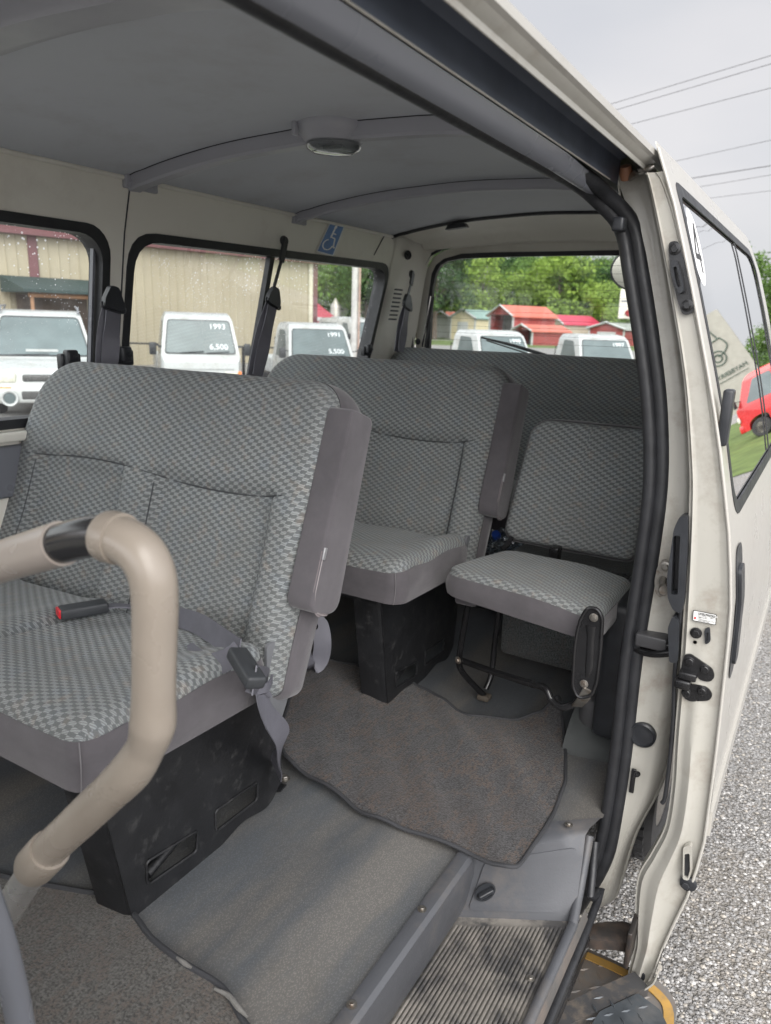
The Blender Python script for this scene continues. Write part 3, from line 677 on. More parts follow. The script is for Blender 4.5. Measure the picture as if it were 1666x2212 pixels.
# front end face (jamb) of the door: strip between the inner edge and the skin
DI = [(1395, 372), (1402, 395), (1420, 480), (1450, 640), (1478, 820), (1490, 1000), (1490, 1100), (1481, 1280), (1470, 1450), (1458, 1600), (1452, 1700), (1438, 1790), (1408, 1850), (1378, 1905), (1372, 1990), (1372, 2045), (1362, 2090), (1352, 2135)]
DO = [(1419, 372), (1434, 395), (1462, 480), (1497, 640), (1530, 820), (1556, 1000), (1568, 1100), (1577, 1280), (1570, 1450), (1552, 1600), (1542, 1700), (1528, 1790), (1512, 1850), (1496, 1905), (1462, 1990), (1442, 2035), (1425, 2075), (1405, 2135)]
di = [P(a, c, y=YD+.006) for a, c in DI]; do = [P(a, c, y=YD+.006) for a, c in DO]
dic, doc = cm(di), cm(do); rows = []
for a, c in zip(dic, doc):
    r = a.z-CH; low = max(0., min(1., (-.55-r)/.4)); row = []
    for j in range(13):
        t = j/12; q = lerp(a, c, t)
        q.y = YD+.006 + .010*(1-math.cos(PI*min(1, t/.18)))*-.0 + (.012 if t < .03 else 0) + low*(.016*math.exp(-((t-.42)/.16)**2)*-1 + .018*max(0, t-.55)) + (.003 if .1 < t < .9 else 0)*(1-low)
        row.append(q)
    q = c.copy(); q.x = xp(r)-.0; 
    row.append(Vector((max(c.x, xp(c.z-CH)-.002), YD+.001, c.z)))
    rows.append([a+Vector((-.004, .05, 0)), a+Vector((-.003, .012, 0))]+row)
d_(MB().grid(rows), 'door_end_face', CREAM_D)
# inner face of the door (faces the body)
rows = [[a+Vector((-.004, .05, 0)), Vector((a.x-.008, 1.60, a.z)), Vector((a.x-.012, YE-.02, a.z))] for a in dic if a.z-CH > -.75]
d_(MB().grid(rows), 'door_inner_panel', PLG)
# hem flange on the leading edge of the skin
d_(MB().tube([V3(xp(r)-.0005, YD+.001, r) for r in [z for z in dz_ if z > -1.3] + [.30]], .0028, n=8), 'door_hem', CREAM)
# weather strip hanging along the lower inner edge
ws = [P(a, c, y=YD+.02) for a, c in ((1480, 1275), (1470, 1330), (1458, 1450), (1454, 1560), (1446, 1650), (1437, 1720), (1430, 1735))]
d_(MB().tube(ws, .0042, n=8, smooth=4), 'weather_strip', RUB)
# long dark pull handle / inner trim beside the door edge
hp = [(1462, 1135), (1475, 1108), (1492, 1108), (1491, 1180), (1484, 1290), (1478, 1315), (1462, 1310), (1449, 1285), (1447, 1240)]
def dplate(pts, r, yy, th, name, mat, holes=(), par=None):
    pp = [P(a, c, y=yy) for a, c in pts]; poly = rpoly([(p.x, p.z) for p in pp], r)
    hh = [rpoly([(P(a, c, y=yy).x, P(a, c, y=yy).z) for a, c in h], .004) for h in holes]
    b = MB().plate(poly, hh, th, lambda u, v, w: Vector((u, yy+.0-w, v)))
    return b, name, mat
b = dplate(hp, .01, 1.45, .03, '', BLK, [[(1461, 1150), (1476, 1150), (1470, 1275), (1456, 1275)]])[0]
d_(b, 'inner_pull_handle', BLK)
d_(dplate([(1461, 1150), (1476, 1150), (1470, 1275), (1456, 1275)], .004, 1.462, .002, '', RUB)[0], 'handle_recess', RUB)
d_(dplate([(1460, 1318), (1474, 1335), (1470, 1420), (1452, 1420), (1449, 1345)], .008, 1.455, .03, '', BLK)[0], 'inner_handle_base', BLK)
# upper guide plate
yj = YD+.006
pg = [(1445, 523), (1466, 520), (1478, 560), (1500, 650), (1500, 676), (1476, 682), (1466, 655), (1449, 590)]
d_(dplate(pg, .012, yj, .004, '', BLKM)[0], 'guide_plate', BLKM)
b = MB()
sl_ = [P(a, c, y=yj-.004) for a, c in ((1453, 566), (1463, 562), (1474, 595), (1480, 630), (1470, 637), (1460, 610))]
b.plate(rpoly([(p.x, p.z) for p in sl_], .008), [rpoly([(lerp(p, sum(sl_, Vector())/6, .38).x, lerp(p, sum(sl_, Vector())/6, .38).z) for p in sl_], .006)], .016, lambda u, v, w: Vector((u, yj-.004-w, v)))
d_(b, 'guide_slot', BLK)
for a, c in ((1458, 538), (1485, 660)): q = P(a, c, y=yj-.004); d_(MB().bolt(q, (0, -1, 0), .0068), 'bolt', BLKM)
# warning label
lb = [P(a, c, y=yj-.001) for a, c in ((1498, 1317), (1549, 1327), (1547, 1350), (1496, 1340))]
ox, oz = lb[0]-Vector((0, 0, 0)), None
def onlab(u, v, w): return lerp(lerp(lb[0], lb[1], u), lerp(lb[3], lb[2], u), v) + Vector((0, -w-.0012, 0))
LAB = d_(MB().plate(rrect(0, 1, 0, 1, [.06]*4), (), .0004, onlab), 'warning_label', simple('label_black', (.03, .03, .03), .5), False)
wl = simple('label_white', (.8, .8, .78), .5, var=.02); rdl = simple('label_red', (.6, .05, .05), .5)
sub(MB().plate(rrect(.03, .97, .06, .94, [.05]*4), [rrect(.22, .95, .12, .34, [.05]*4)], .0003, lambda u, v, w: onlab(u, v, w+.0004)).build('label_face', wl, DOOR, False))
sub(MB().plate(rrect(.07, .15, .58, .80, [.02]*4), (), .0003, lambda u, v, w: onlab(u, v, w+.0008)).build('label_red_mark', rdl, DOOR, False))
U_ = (lb[1]-lb[0]); V_ = (lb[3]-lb[0]); wl_, hl_ = U_.length, V_.length
def labtxt(t, u, v, size, mat, nm, al='LEFT'):
    M2 = Matrix.Translation(onlab(u, v, .0014)) @ Matrix((U_.normalized(), -V_.normalized(), Vector((0, -1, 0)))).transposed().to_4x4()
    return sub(text_mesh(t, size, nm, mat, DOOR, M2, .0001, al))
labtxt('CHILD PROTECTOR', .585, .235, hl_*.20, wl, 'lettering', 'CENTER')
for t, v in (('\u30ed\u30c3\u30af\u3059\u308b\u3068\u3001\u5185\u5074\u304b\u3089', .42), ('\u306f\u958b\u304d\u307e\u305b\u3093\u3002', .56), ('When locked, door never', .72), ('opens from inside.', .84)):
    labtxt(t, .24, v, hl_*.13, ck, 'lettering')
# lock bolt, child lock slot, pin hole
q = P(1504, 1367, y=yj); d_(MB().bolt(q, (0, -1, 0), .0072), 'bolt', BLKM)
q = P(1502, 1387, y=yj); d_(MB().lathe([(.0035, .001), (0, .001)], 12, Matrix.Translation(q) @ Matrix.Rotation(PI/2, 4, 'X')), 'pin_hole', RUB)
b = dplate([(1522, 1358), (1534, 1353), (1536, 1385), (1524, 1392)], .006, yj, .004, '', BLK, [[(1526, 1366), (1531, 1364), (1531, 1382), (1526, 1385)]])[0]; d_(b, 'child_lock_slot', BLK)
d_(dplate([(1526, 1366), (1531, 1364), (1531, 1382), (1526, 1385)], .002, yj, .0005, '', RUB)[0], 'child_lock_pit', RUB)
# latch plates with four screws and the catch
b = dplate([(1479, 1413), (1492, 1411), (1541, 1444), (1545, 1462), (1534, 1472), (1513, 1468), (1505, 1456), (1474, 1462), (1472, 1440)], .010, yj, .004, '', BLKM)[0]
b.v += []; 
d_(b, 'latch_plate', BLKM)
d_(dplate([(1473, 1480), (1505, 1476), (1530, 1484), (1541, 1500), (1533, 1512), (1490, 1514), (1474, 1502)], .010, yj, .004, '', BLKM)[0], 'latch_plate', BLKM)
for a, c in ((1490, 1428), (1523, 1445), (1483, 1496), (1517, 1492)):
    q = P(a, c, y=yj-.004); b = MB().bolt(q, (0, -1, 0), .0075, hexa=False, washer=1.25)
    b.box(q.x-.005, q.x+.005, q.y-.0095, q.y-.008, q.z-.0009, q.z+.0009); b.box(q.x-.0009, q.x+.0009, q.y-.0096, q.y-.008, q.z-.005, q.z+.005); d_(b, 'screw', BLKM)
q = P(1487, 1460, y=yj-.004)
d_(MB().box(q.x-.016, q.x+.016, q.y-.018, q.y+.01, q.z-.003, q.z+.012, bev=.003).box(q.x-.021, q.x+.008, q.y-.022, q.y+.01, q.z-.022, q.z-.004, bev=.004), 'latch_catch', BLKM)
# drain slot and bump stop in the lower end face
d_(dplate([(1478, 1822), (1496, 1818), (1497, 1875), (1490, 1895), (1477, 1892)], .006, yj-.004, .012, '', CREAM_D, [[(1481, 1838), (1492, 1836), (1493, 1872), (1488, 1890), (1480, 1888)]])[0], 'slot_flange', CREAM_D)
d_(dplate([(1480, 1836), (1493, 1834), (1494, 1874), (1488, 1892), (1479, 1890)], .004, yj-.010, .0012, '', RUB)[0], 'drain_slot', RUB)
q = P(1482, 1910, y=yj-.002); d_(MB().bolt(q, (0, -1, 0), .008).lathe([(.017, 0), (.016, .004), (.012, .006)], 20, Matrix.Translation(q+Vector((.004, .0, .004))) @ Matrix.Rotation(PI/2, 4, 'X')), 'bump_stop', BLK)
q = P(1388, 2108, y=YD-.002); d_(MB().lathe([(.0085, .004), (.0085, .0), (0, .0)], 20, Matrix.Translation(q) @ Matrix.Rotation(PI/2, 4, 'X') @ Matrix.Diagonal((.7, 1.1, 1, 1))), 'drain_hole', RUB)
# folded sheet at the foot of the door, torn lip
b = MB().plate([(1.43, -1.41), (1.445, -1.44), (1.49, -1.43), (1.52, -1.37), (1.50, -1.34), (1.43, -1.335)], (), .012, lambda y, r, w: V3(xp(r)+.004-w, y, r)); d_(b, 'door_foot', CREAM_D)
b = MB(); fp_ = [P(a, c, y=1.40) for a, c in ((1352, 2118), (1380, 2135), (1412, 2120), (1424, 2095))]
b.ribbon(fp_, Vector((0, 1, -.3)), .03, .0015); d_(b, 'foot_flange', CREAM_D)
# recessed outer handle
q = onprof(1592, 1325, 0)
hy, hz = q.y, q.z-CH
d_(MB().plate(rrect(hy-.05, hy+.05, hz-.13, hz+.14, .035), (), .001, dmap(.0022), [(1, hz+k_*.03) for k_ in range(-4, 5)]), 'handle_recess', BLK)
d_(MB().plate(rrect(hy-.028, hy+.030, hz-.10, hz+.10, .014), (), .006, dmap(.0085), [(1, hz+k_*.03) for k_ in range(-3, 4)]), 'door_handle', BLK)
# moulding near the bottom of the door
d_(MB().plate([(YD+.03, -.93), (YE-.02, -.93), (YE-.02, -.985), (YD+.03, -.985)], (), .006, dmap(.006), [(1, -.96)]), 'side_moulding', CREAM)

# ---- hardware between door and body (parts of the van)
a = P(1345, 376, y=1.50); 
b = MB().tube([P(1348, 378, y=1.52), P(1362, 382, y=1.50), P(1380, 372, y=1.47), P(1398, 366, y=1.45), P(1413, 358, y=1.45)], [.007, .008, .007, .006, .005], n=10, smooth=4, flat=.6)
b.bolt(P(1385, 370, y=1.45), (0, -.4, .6), .007); b.build('upper_roller_arm', STEEL, VAN)
MB().lathe([(0, -.012), (.010, -.012), (.012, 0), (.010, .012), (0, .012)], 20, Matrix.Translation(P(1352, 373, y=1.50)) @ Matrix.Rotation(.5, 4, 'X')).build('roller', simple('copper_roller', (.45, .22, .13), .4), VAN)
MB().box(-.388, -.366, 1.44, 1.47, CH+.17, CH+.195, bev=.005).build('bump_stop', BLK, VAN)
# striker on the pillar
pts = [(1420, 1225), (1432, 1207), (1445, 1212), (1448, 1240), (1440, 1275), (1428, 1292), (1417, 1282), (1414, 1255)]
pp = [P(a, c, y=1.488) for a, c in pts]
STR = MB().plate(rpoly([(p.x, p.z) for p in pp], .008), (), .004, lambda u, v, w: Vector((u, 1.490-w, v))).build('striker_plate', STEEL, VAN)
for a, c in ((1438, 1224), (1433, 1277)): sub(MB().bolt(P(a, c, y=1.485), (0, -1, 0), .0065).build('bolt', STEEL, STR))
q = P(1432, 1252, y=1.485); sub(MB().tube([q, q+Vector((.004, -.022, -.003)), q+Vector((.010, -.036, -.006))], [.008, .006, .006], n=14).tube([q+Vector((.009, -.034, -.006)), q+Vector((.012, -.042, -.007))], .010, n=16).build('striker_pin', STEEL, STR))
# centre rail channel behind the door
MB().box(-.262, -.20, 1.47, 1.56, P(1420, 1382, y=1.5).z-.012, P(1420, 1372, y=1.5).z+.006, bev=.004).build('centre_rail', simple('grey_rail', (.05, .05, .053), .4), VAN)
MB().tube([P(1374, 1402, y=1.50), P(1405, 1412, y=1.48), P(1440, 1411, y=1.47), P(1462, 1404, y=1.47)], .008, n=10, smooth=4).tube([P(1374, 1387, y=1.51), P(1405, 1396, y=1.49), P(1440, 1396, y=1.48), P(1462, 1388, y=1.48)], .009, n=10, smooth=4).build('centre_hinge_arm', BLKM, VAN)
q = P(1388, 1587, y=1.500); MB().lathe([(.028, -.006), (.028, .004), (.0245, .007), (.023, .003), (.010, .002), (0, .006)], 32, Matrix.Translation(q) @ Matrix.Rotation(PI/2, 4, 'X')).build('pillar_plug', BLK, VAN)
q = P(1376, 1672, y=1.49); MB().bolt(q, (.6, -1, 0), .005).box(q.x-.012, q.x-.002, q.y, q.y+.006, q.z-.05, q.z+.008, bev=.002).build('pillar_clip', BLKM, VAN)
# lower arm with roller bracket
la = [P(a, c, z=CH-1.27) for a, c in ((1228, 1995), (1262, 2010), (1300, 2010), (1340, 2010), (1368, 2018))]
b = MB(); n_ = len(la); rows = []
for i, p in enumerate(la):
    w = (.020, .024, .034, .036, .032)[i]; d = Vector((0, 1, 0))
    rows.append([p-d*w+Vector((0, 0, -.022)), p-d*w*.95+Vector((0, 0, .0)), p-d*w*.4+Vector((0, 0, .006)), p+d*w*.5+Vector((0, 0, .004)), p+d*w+Vector((0, 0, -.004)), p+d*w+Vector((0, 0, -.03))])
b.grid(rows); b.box(la[-1].x-.004, la[-1].x+.006, la[-1].y-.06, la[-1].y+.07, CH-1.31, CH-1.22, bev=.003); b.build('lower_door_arm', simple('rusty_black_arm', (.022, .02, .019), .4, dirt=(.06, .042, .032), ds=20, dlo=.45, dhi=.65, bump=.3, bs=80), VAN)
# power step under the door: diamond plate with yellow tape border
PLATE = simple('worn_diamond_plate', (.17, .165, .16), .5, .3, var=.2, vs=12, dirt=(.24, .18, .13), ds=9, dlo=.45, dhi=.7, bump=.2, bs=200)
PLATE2 = simple('blue_black_diamond_plate', (.07, .08, .09), .4, .3, var=.3, vs=20, dirt=(.12, .12, .12), ds=14, dlo=.5, dhi=.75)
zpl = CH-1.42
b = MB().plate(rrect(-.36, -.075, .55, 1.50, [.07, .01, .01, .01]), (), .006, lambda u, v, w: Vector((u, v, zpl-w)))
for i in range(24):
    for j in range(8):
        a = random.uniform(-.05, .05); x = -.345+j*.034; y = 1.47-i*.034
        if y < .75 or (x > -.12): continue
        s = 1 if (i+j) % 2 else -1
        M2 = Matrix.Translation((x, y, zpl)) @ Matrix.Rotation(s*PI/4+a, 4, 'Z')
        b.add([M2 @ Vector(v) for v in ((-.015, 0, 0), (0, -.0034, 0), (.015, 0, 0), (0, .0034, 0), (-.006, 0, .0024), (.006, 0, .0024))], [(0, 1, 5, 4), (1, 2, 5), (2, 3, 5), (3, 0, 4, 5)])
STEP = b.build('folding_side_step', PLATE, VAN)
bt = [P(a, c, z=zpl+.0) for a, c in ((1252, 2042), (1300, 2062), (1352, 2098), (1400, 2140), (1440, 2180), (1475, 2225))]
bt = [Vector((-.31, 1.475, zpl+.003)), Vector((-.20, 1.475, zpl+.003)), Vector((-.12, 1.46, zpl+.003)), Vector((-.085, 1.40, zpl+.003)), Vector((-.085, 1.2, zpl+.003)), Vector((-.085, .8, zpl+.003))]
sub(MB().ribbon(bt, [Vector((0, 1, 0)), Vector((0, 1, 0)), Vector((.6, 1, 0)), Vector((1, .2, 0)), Vector((1, 0, 0)), Vector((1, 0, 0))], .021, .0012, smooth=5).build('yellow_tape', simple('yellow_edge_tape', (.40, .235, .06), .5, var=.12, vs=20, dirt=(.22, .16, .09), ds=25, dlo=.5, dhi=.75), STEP))
fr = [P(a, c, z=CH-1.36) for a, c in ((1385, 2125), (1330, 2150), (1240, 2192), (1120, 2250))]
MB().ribbon(fr, Vector((.5, 1, 0)), .042, .012, smooth=3).build('step_frame_bar', simple('dusty_black_bar', (.05, .05, .052), .5, dirt=(.16, .13, .10), ds=14, dlo=.5, dhi=.7, bump=.2), VAN)
b = MB(); pz = CH-1.345
pl = [P(a, c, z=pz) for a, c in ((1295, 2185), (1378, 2145), (1425, 2180), (1450, 2230), (1250, 2260))]
b.plate(rpoly([(p.x, p.y) for p in pl], .005), (), .012, lambda u, v, w: Vector((u, v, pz-w)))
for i in range(9):
    for j in range(9):
        x = -.30+i*.028; y = 1.14+j*.028
        p2 = Vector((x, y, pz)); s = 1 if (i+j) % 2 else -1; M2 = Matrix.Translation(p2) @ Matrix.Rotation(s*PI/4, 4, 'Z')
        px_ = cam_o.matrix_world.inverted() @ p2
        if not (pl[0].x-.02 < x < pl[2].x-.01 and pl[4].y < y < pl[1].y-.02 - abs(x-pl[1].x)*.3): continue
        b.add([M2 @ Vector(v) for v in ((-.012, 0, 0), (0, -.003, 0), (.012, 0, 0), (0, .003, 0), (-.005, 0, .0022), (.005, 0, .0022))], [(0, 1, 5, 4), (1, 2, 5), (2, 3, 5), (3, 0, 4, 5)])
b.build('step_tread_plate', PLATE2, VAN)

# ================================================================== SEATS
def sdrr(x, y, w, h, rad):  # inward distance to the edge of a rounded rectangle, rad = (tr, tl, bl, br), centred
    r = rad[0] if (x > 0 and y > 0) else rad[1] if (x <= 0 and y > 0) else rad[2] if x <= 0 else rad[3]
    qx = abs(x)-w/2+r; qy = abs(y)-h/2+r
    return -(math.hypot(max(qx, 0), max(qy, 0)) + min(max(qx, qy), 0) - r)
def pad(w, h, rad, R, T, fn, org, U, Vv, Nn, nu, nv, skew=None):
    """cushion front: returns (patterned sheet data, side band MB). u in -w/2..w/2, v in -h/2..h/2"""
    U = Vector(U); Vv = Vector(Vv); Nn = Vector(Nn); org = Vector(org)
    def pos(x, y, n):
        if skew: x, y = skew(x, y)
        return org + U*x + Vv*y + Nn*n
    vs = []; uv = []; fs = []
    for i in range(nv+1):
        for j in range(nu+1):
            a = j/nu*2-1; c = i/nv*2-1
            a = math.copysign(1-(1-abs(a))**1.25, a)*1.0; c = math.copysign(1-(1-abs(c))**1.25, c)
            x = a*w/2; y = c*h/2; d = sdrr(x, y, w, h, rad)
            if d < 0:   # pull back onto the rounded corner
                r = rad[0] if (x > 0 and y > 0) else rad[1] if (x <= 0 and y > 0) else rad[2] if x <= 0 else rad[3]
                cx = math.copysign(w/2-r, x); cy = math.copysign(h/2-r, y); k = r/max(1e-6, math.hypot(x-cx, y-cy)); x = cx+(x-cx)*k; y = cy+(y-cy)*k; d = 0
            n = fn(x, y) if fn else 0
            if d < R: n -= R - math.sqrt(max(0, R*R-(R-d)**2))
            vs.append(pos(x, y, n)); 
            ex = min(R, R-d) if d < R else 0; ex = R*math.asin(min(1, ex/R))-ex if ex else 0; uv.append((x*1.0 + (math.copysign(ex, x) if w/2-abs(x) < h/2-abs(y) else 0), y + (math.copysign(ex, y) if w/2-abs(x) >= h/2-abs(y) else 0)))
    for i in range(nv):
        for j in range(nu): k = i*(nu+1)+j; fs.append((k, k+1, k+nu+2, k+nu+1))
    # outline for the side band
    out = rrect(-w/2, w/2, -h/2, h/2, rad, 8); o2 = []
    for (a, c), (e, g) in zip(out, out[1:]+out[:1]):
        L_ = math.hypot(e-a, g-c); q = max(1, int(L_/.03))
        for k in range(q): o2.append((a+(e-a)*k/q, c+(g-c)*k/q))
    return vs, fs, uv, o2, pos
def band(o2, pos, fn, R, T, bulge=.006, rows=6):
    vs = []; fs = []; uv = []; n = len(o2); acc = 0
    for i, (a, c) in enumerate(o2):
        if i: acc += math.hypot(a-o2[i-1][0], c-o2[i-1][1])
        n0 = (fn(a, c) if fn else 0)-R
        L_ = math.hypot(a, c)+1e-6
        for k in range(rows+1):
            t = k/rows; bl = math.sin(PI*t)*bulge + .0015
            ww = .0018*math.sin(acc*42+k)*math.sin(PI*t)
            vs.append(pos(a+(a/L_)*(bl+ww), c+(c/L_)*(bl+ww), n0+.001-(T+n0)*t)); uv.append((acc, t*T))
    for i in range(n):
        for k in range(rows): j = (i+1) % n; fs.append((i*(rows+1)+k, j*(rows+1)+k, j*(rows+1)+k+1, i*(rows+1)+k+1))
    b = len(vs); vs.append(pos(0, 0, -T)); uv.append((0, 0))
    for i in range(n): fs.append((i*(rows+1)+rows, ((i+1) % n)*(rows+1)+rows, b))
    return vs, fs, uv
def cushion(root, nm, nms, w, h, rad, R, T, fn, org, U, Vv, Nn, nu=90, nv=80, skew=None, smat=None, bulge=.006):
    vs, fs, uv, o2, pos = pad(w, h, rad, R, T, fn, org, U, Vv, Nn, nu, nv, skew)
    a = link(nm, vs, fs, FAB, root, True, uvs=uv)
    v2, f2_, u2 = band(o2, pos, fn, R, T, bulge)
    c = link(nms, v2, f2_, smat or SIDE, root, True, uvs=u2)
    if nm == 'seat_cushion': corner_stitch(root, o2, pos, fn, R, T, [(w/2*.97, -h/2*.97), (-w/2*.97, -h/2*.97)], c)
    return a, c, pos
STITCH = simple('pale_stitching', (.15, .142, .148), .8)
def corner_stitch(root, o2, pos, fn, R, T, corners, par):
    for (cx, cy) in corners:
        k = min(range(len(o2)), key=lambda i: (o2[i][0]-cx)**2+(o2[i][1]-cy)**2); a, c = o2[k]; L_ = math.hypot(a, c); n0 = (fn(a, c) if fn else 0)-R
        pts = []
        for j in range(9):
            t = j/8; bl = math.sin(PI*t)*.006+.0028; pts.append(pos(a+a/L_*bl, c+c/L_*bl, n0+.001-(T+n0)*t))
        sub(MB().tube(pts, .0011, n=5).build('stitching', STITCH, par))
def sm(x, a, b_): t = max(0., min(1., (x-a)/(b_-a))); return t*t*(3-2*t)
def groove(d, w=.0035, dep=.006): return -dep*math.exp(-(d/w)**2)
BV = Vector((0, .372, .928)).normalized(); BN = Vector((0, -.928, .372)).normalized()
def make_bench(label, dy=0.):
    root = thing('bench_seat', label, 'seat', (-1.2, 1.0+dy, .65), 0, 'two-place bench seats along the far side')
    XR, XL = -.820, -1.715; w = XR-XL; h = .632
    def fb(x, y):   # x: + towards the door, y: + up, both from the centre
        X = x+(XR+XL)/2; v = y+h/2      # v 0..h
        top = .385
        k = 1-sm(v, top-.03, top+.03)
        inR = sm(X, -1.255, -1.225)*(1-sm(X, -.935, -.895)); inL = sm(X, -1.64, -1.60)*(1-sm(X, -1.355, -1.325))
        n = .020*sm(v, .2, .5) - .022*k*(inR+inL) + .014*k*sm(X, -.93, -.88)*(1-sm(X, -.85, -.825))
        n += .006*math.sin(PI*(v/h))
        if v < top+.01:
            for xs_ in (-1.63, -1.345, -1.245, -.915): n += groove(X-xs_, .0035, .006)
        if -1.64 < X < -.90: n += groove(v-top-.010*math.sin((X+1.6)*9), .0035, .006)
        n += .0022*math.sin(X*23+v*9)*math.sin(v*17)
        return n
    cushion(root, 'backrest', 'backrest_side', w, h, (.075, .12, .03, .03), .040, .105, fb, Vector(((XR+XL)/2, .985+.5*h*BV.y, CH-.705+.5*h*BV.z)) + Vector((0, dy, 0)), (1, 0, 0), BV, BN, 110, 90, skew=lambda x, y: (x*(1+.17*(.5-y/h)) if x < 0 else x, y))
    bo = Vector(((XR+XL)/2, .985+.5*h*BV.y, CH-.705+.5*h*BV.z)) + Vector((0, dy, 0))
    def bpos(X, v): x = X-(XR+XL)/2; y = v-h/2; return bo + Vector((1, 0, 0))*(x*(1+.17*(.5-y/h)) if x < 0 else x) + BV*y + BN*(fb(x, y)+.0030)
    for xs_ in (-1.63, -1.345, -1.245, -.915): MB().tube([bpos(xs_, .05+.335*k/14) for k in range(15)], .0016, n=5).build('seam', SEAM, root)
    MB().tube([bpos(-1.66+.78*k/30, .385+.010*math.sin((-1.66+.78*k/30+1.6)*9)) for k in range(31)], .0016, n=5).build('seam', SEAM, root)
    # lower side fabric of the backrest tucked over the hinge
    def fc(x, y):   # seat cushion: x + towards door, y + towards the rear
        X = x+(XR+XL)/2; Y = y
        n = -.010 + .022*sm(X, -.93, -.85)*sm(Y, -.10, .10) + .014*math.exp(-((X+1.25)/.05)**2)*sm(Y, -.15, 0)
        n -= .014*sm(Y, .0, .2)
        n += groove(X+1.205+.0*Y, .004, .011) if Y > -.2 else 0
        n += groove(X+.93, .0035, .004)*sm(Y, -.1, 0)
        n += .012*math.exp(-((Y+.13)/.07)**2)
        n += .0025*math.sin(X*19+Y*11)
        return n
    cw, cd = XR-XL, .40
    co = Vector(((XR+XL)/2, .585+cd/2+dy, CH-.572)); cv_ = Vector((0, 1, -.04)).normalized(); cn_ = Vector((0, .04, 1)).normalized()
    MB().tube([co+Vector((-1.205-co.x, 0, 0))+cv_*(-.19+.36*k/20)+cn_*(fc(-1.205-co.x, -.19+.36*k/20)+.002) for k in range(21)], .0016, n=5).build('seam', SEAM, root)
    cushion(root, 'seat_cushion', 'cushion_side', cw, cd, (.03, .03, .05, .045), .028, .112, fc, Vector(((XR+XL)/2, .585+cd/2+dy, CH-.572)), (1, 0, 0), Vector((0, 1, -.04)).normalized(), Vector((0, .04, 1)).normalized(), 90, 50)
    # armrest folded up beside the backrest
    a0 = Vector((-.803, 1.215+dy, CH-.175)); a1 = Vector((-.800, 1.080+dy, CH-.548)); ax = (a0-a1).normalized(); px = Vector((1, 0, 0)); py = ax.cross(px)
    if py.y > 0: py = -py
    Ln = (a0-a1).length; mid_ = (a0+a1)/2
    M2 = Matrix((px, -py, ax)).transposed().to_4x4(); M2 = Matrix.Translation(mid_) @ M2
    rr_ = rpoly([(-.036, -Ln/2), (.066, -Ln/2), (.052, Ln/2), (-.030, Ln/2)], [.030, .035, .016, .012], 6)
    b = MB(); rings = []
    for (off, t) in ((-.029, .90), (-.0285, .96), (-.026, .995), (-.023, 1), (.023, 1), (.0262, .985), (.0285, .94), (.0292, .86), (.0298, .4)):
        ring = []
        for (p0, p1) in rr_:
            cx, cy = .014, 0; d = math.hypot(p0-cx, p1-cy); sh = (1-t)*.036
            kx = (p0-cx); ky = (p1-cy); fx = kx - math.copysign(min(abs(kx), sh), kx); fy = ky - math.copysign(min(abs(ky), sh), ky)
            ring.append(M2 @ Vector((off, cx+fx, cy+fy)))
        rings.append(ring)
    n = len(rr_); vs = [p for r in rings for p in r]; fs = []
    for i in range(len(rings)-1):
        for j in range(n): fs.append((i*n+j, i*n+(j+1) % n, (i+1)*n+(j+1) % n, (i+1)*n+j))
    fs += [tuple(range(n)), tuple((len(rings)-1)*n+j for j in range(n-1, -1, -1))]
    uvs = [((v-mid_).dot(ax), (v-mid_).dot(py)+v.x) for v in vs]
    arm = link('armrest', vs, fs, SIDE, root, True, uvs=uvs)
    # zip on the front edge of the armrest
    zp = [M2 @ Vector(v) for v in ((.0275, -.028, -Ln*.20), (.0275, -.029, -Ln*.33), (.0270, -.026, -Ln*.43), (.0262, -.004, -Ln*.497), (.0250, .030, -Ln*.507))]
    zz = sub(MB().ribbon(zp, [px, px, px, ax, ax] if False else [py]*5, .011, .0006, smooth=5).build('zip', simple('zip_tape', (.20, .175, .18), .8, bump=.5, bs=600), arm))
    z2 = sub(MB().tube([p+px*.0012 for p in zp], .0013, n=6, smooth=5).build('zip_teeth', simple('zip_teeth_grey', (.30, .27, .27), .5), arm))
    pt = M2 @ Vector((.0300, -.027, -Ln*.19)); q2 = M2.to_3x3()
    sub(MB().box(-.0015, .0022, -.0045, .0045, -.020, .004, bev=.0012, M=Matrix.Translation(pt) @ q2.to_4x4()).build('zip_pull', simple('dull_zip_metal', (.35, .35, .36), .45, .5), arm))
    sub(MB().ribbon([M2 @ Vector(v) for v in ((.0282, -.018, -Ln*.165), (.0292, .000, -Ln*.175), (.0288, .026, -Ln*.178))], ax, .006, .0005, smooth=3).build('cover_flap', SIDE, arm))
    # hinge cover below the backrest side
    hp_ = [(1.00, -.60), (1.075, -.60), (1.085, -.70), (1.03, -.80), (1.0, -.78)]
    b = MB().plate(rpoly(hp_, .01), (), .006, lambda u, v, w_: V3(-.835-w_, u+dy, v)); b.build('hinge_bracket', simple('grey_hinge_cover', (.15, .155, .165), .5), root)
    # steel base: pressed side plate with two openings, front face, rear foot, far leg
    pa = [P(255, 1745, x=-.92), P(286, 1988, x=-.92), P(585, 1690, x=-.92), P(605, 1560, x=-.92)]
    hA = [P(a, c, x=-.92) for a, c in ((315, 1862), (427, 1793), (424, 1838), (318, 1912))]; hB = [P(a, c, x=-.92) for a, c in ((464, 1752), (556, 1688), (555, 1727), (466, 1796))]
    yz = lambda l: [(p.y, p.z-CH) for p in l]
    outer = [(.665, -.68), (.727, -1.048), (.95, -1.048), (1.02, -1.03), (1.10, -1.048), (1.14, -1.02), (1.155, -.90), (1.13, -.70)]
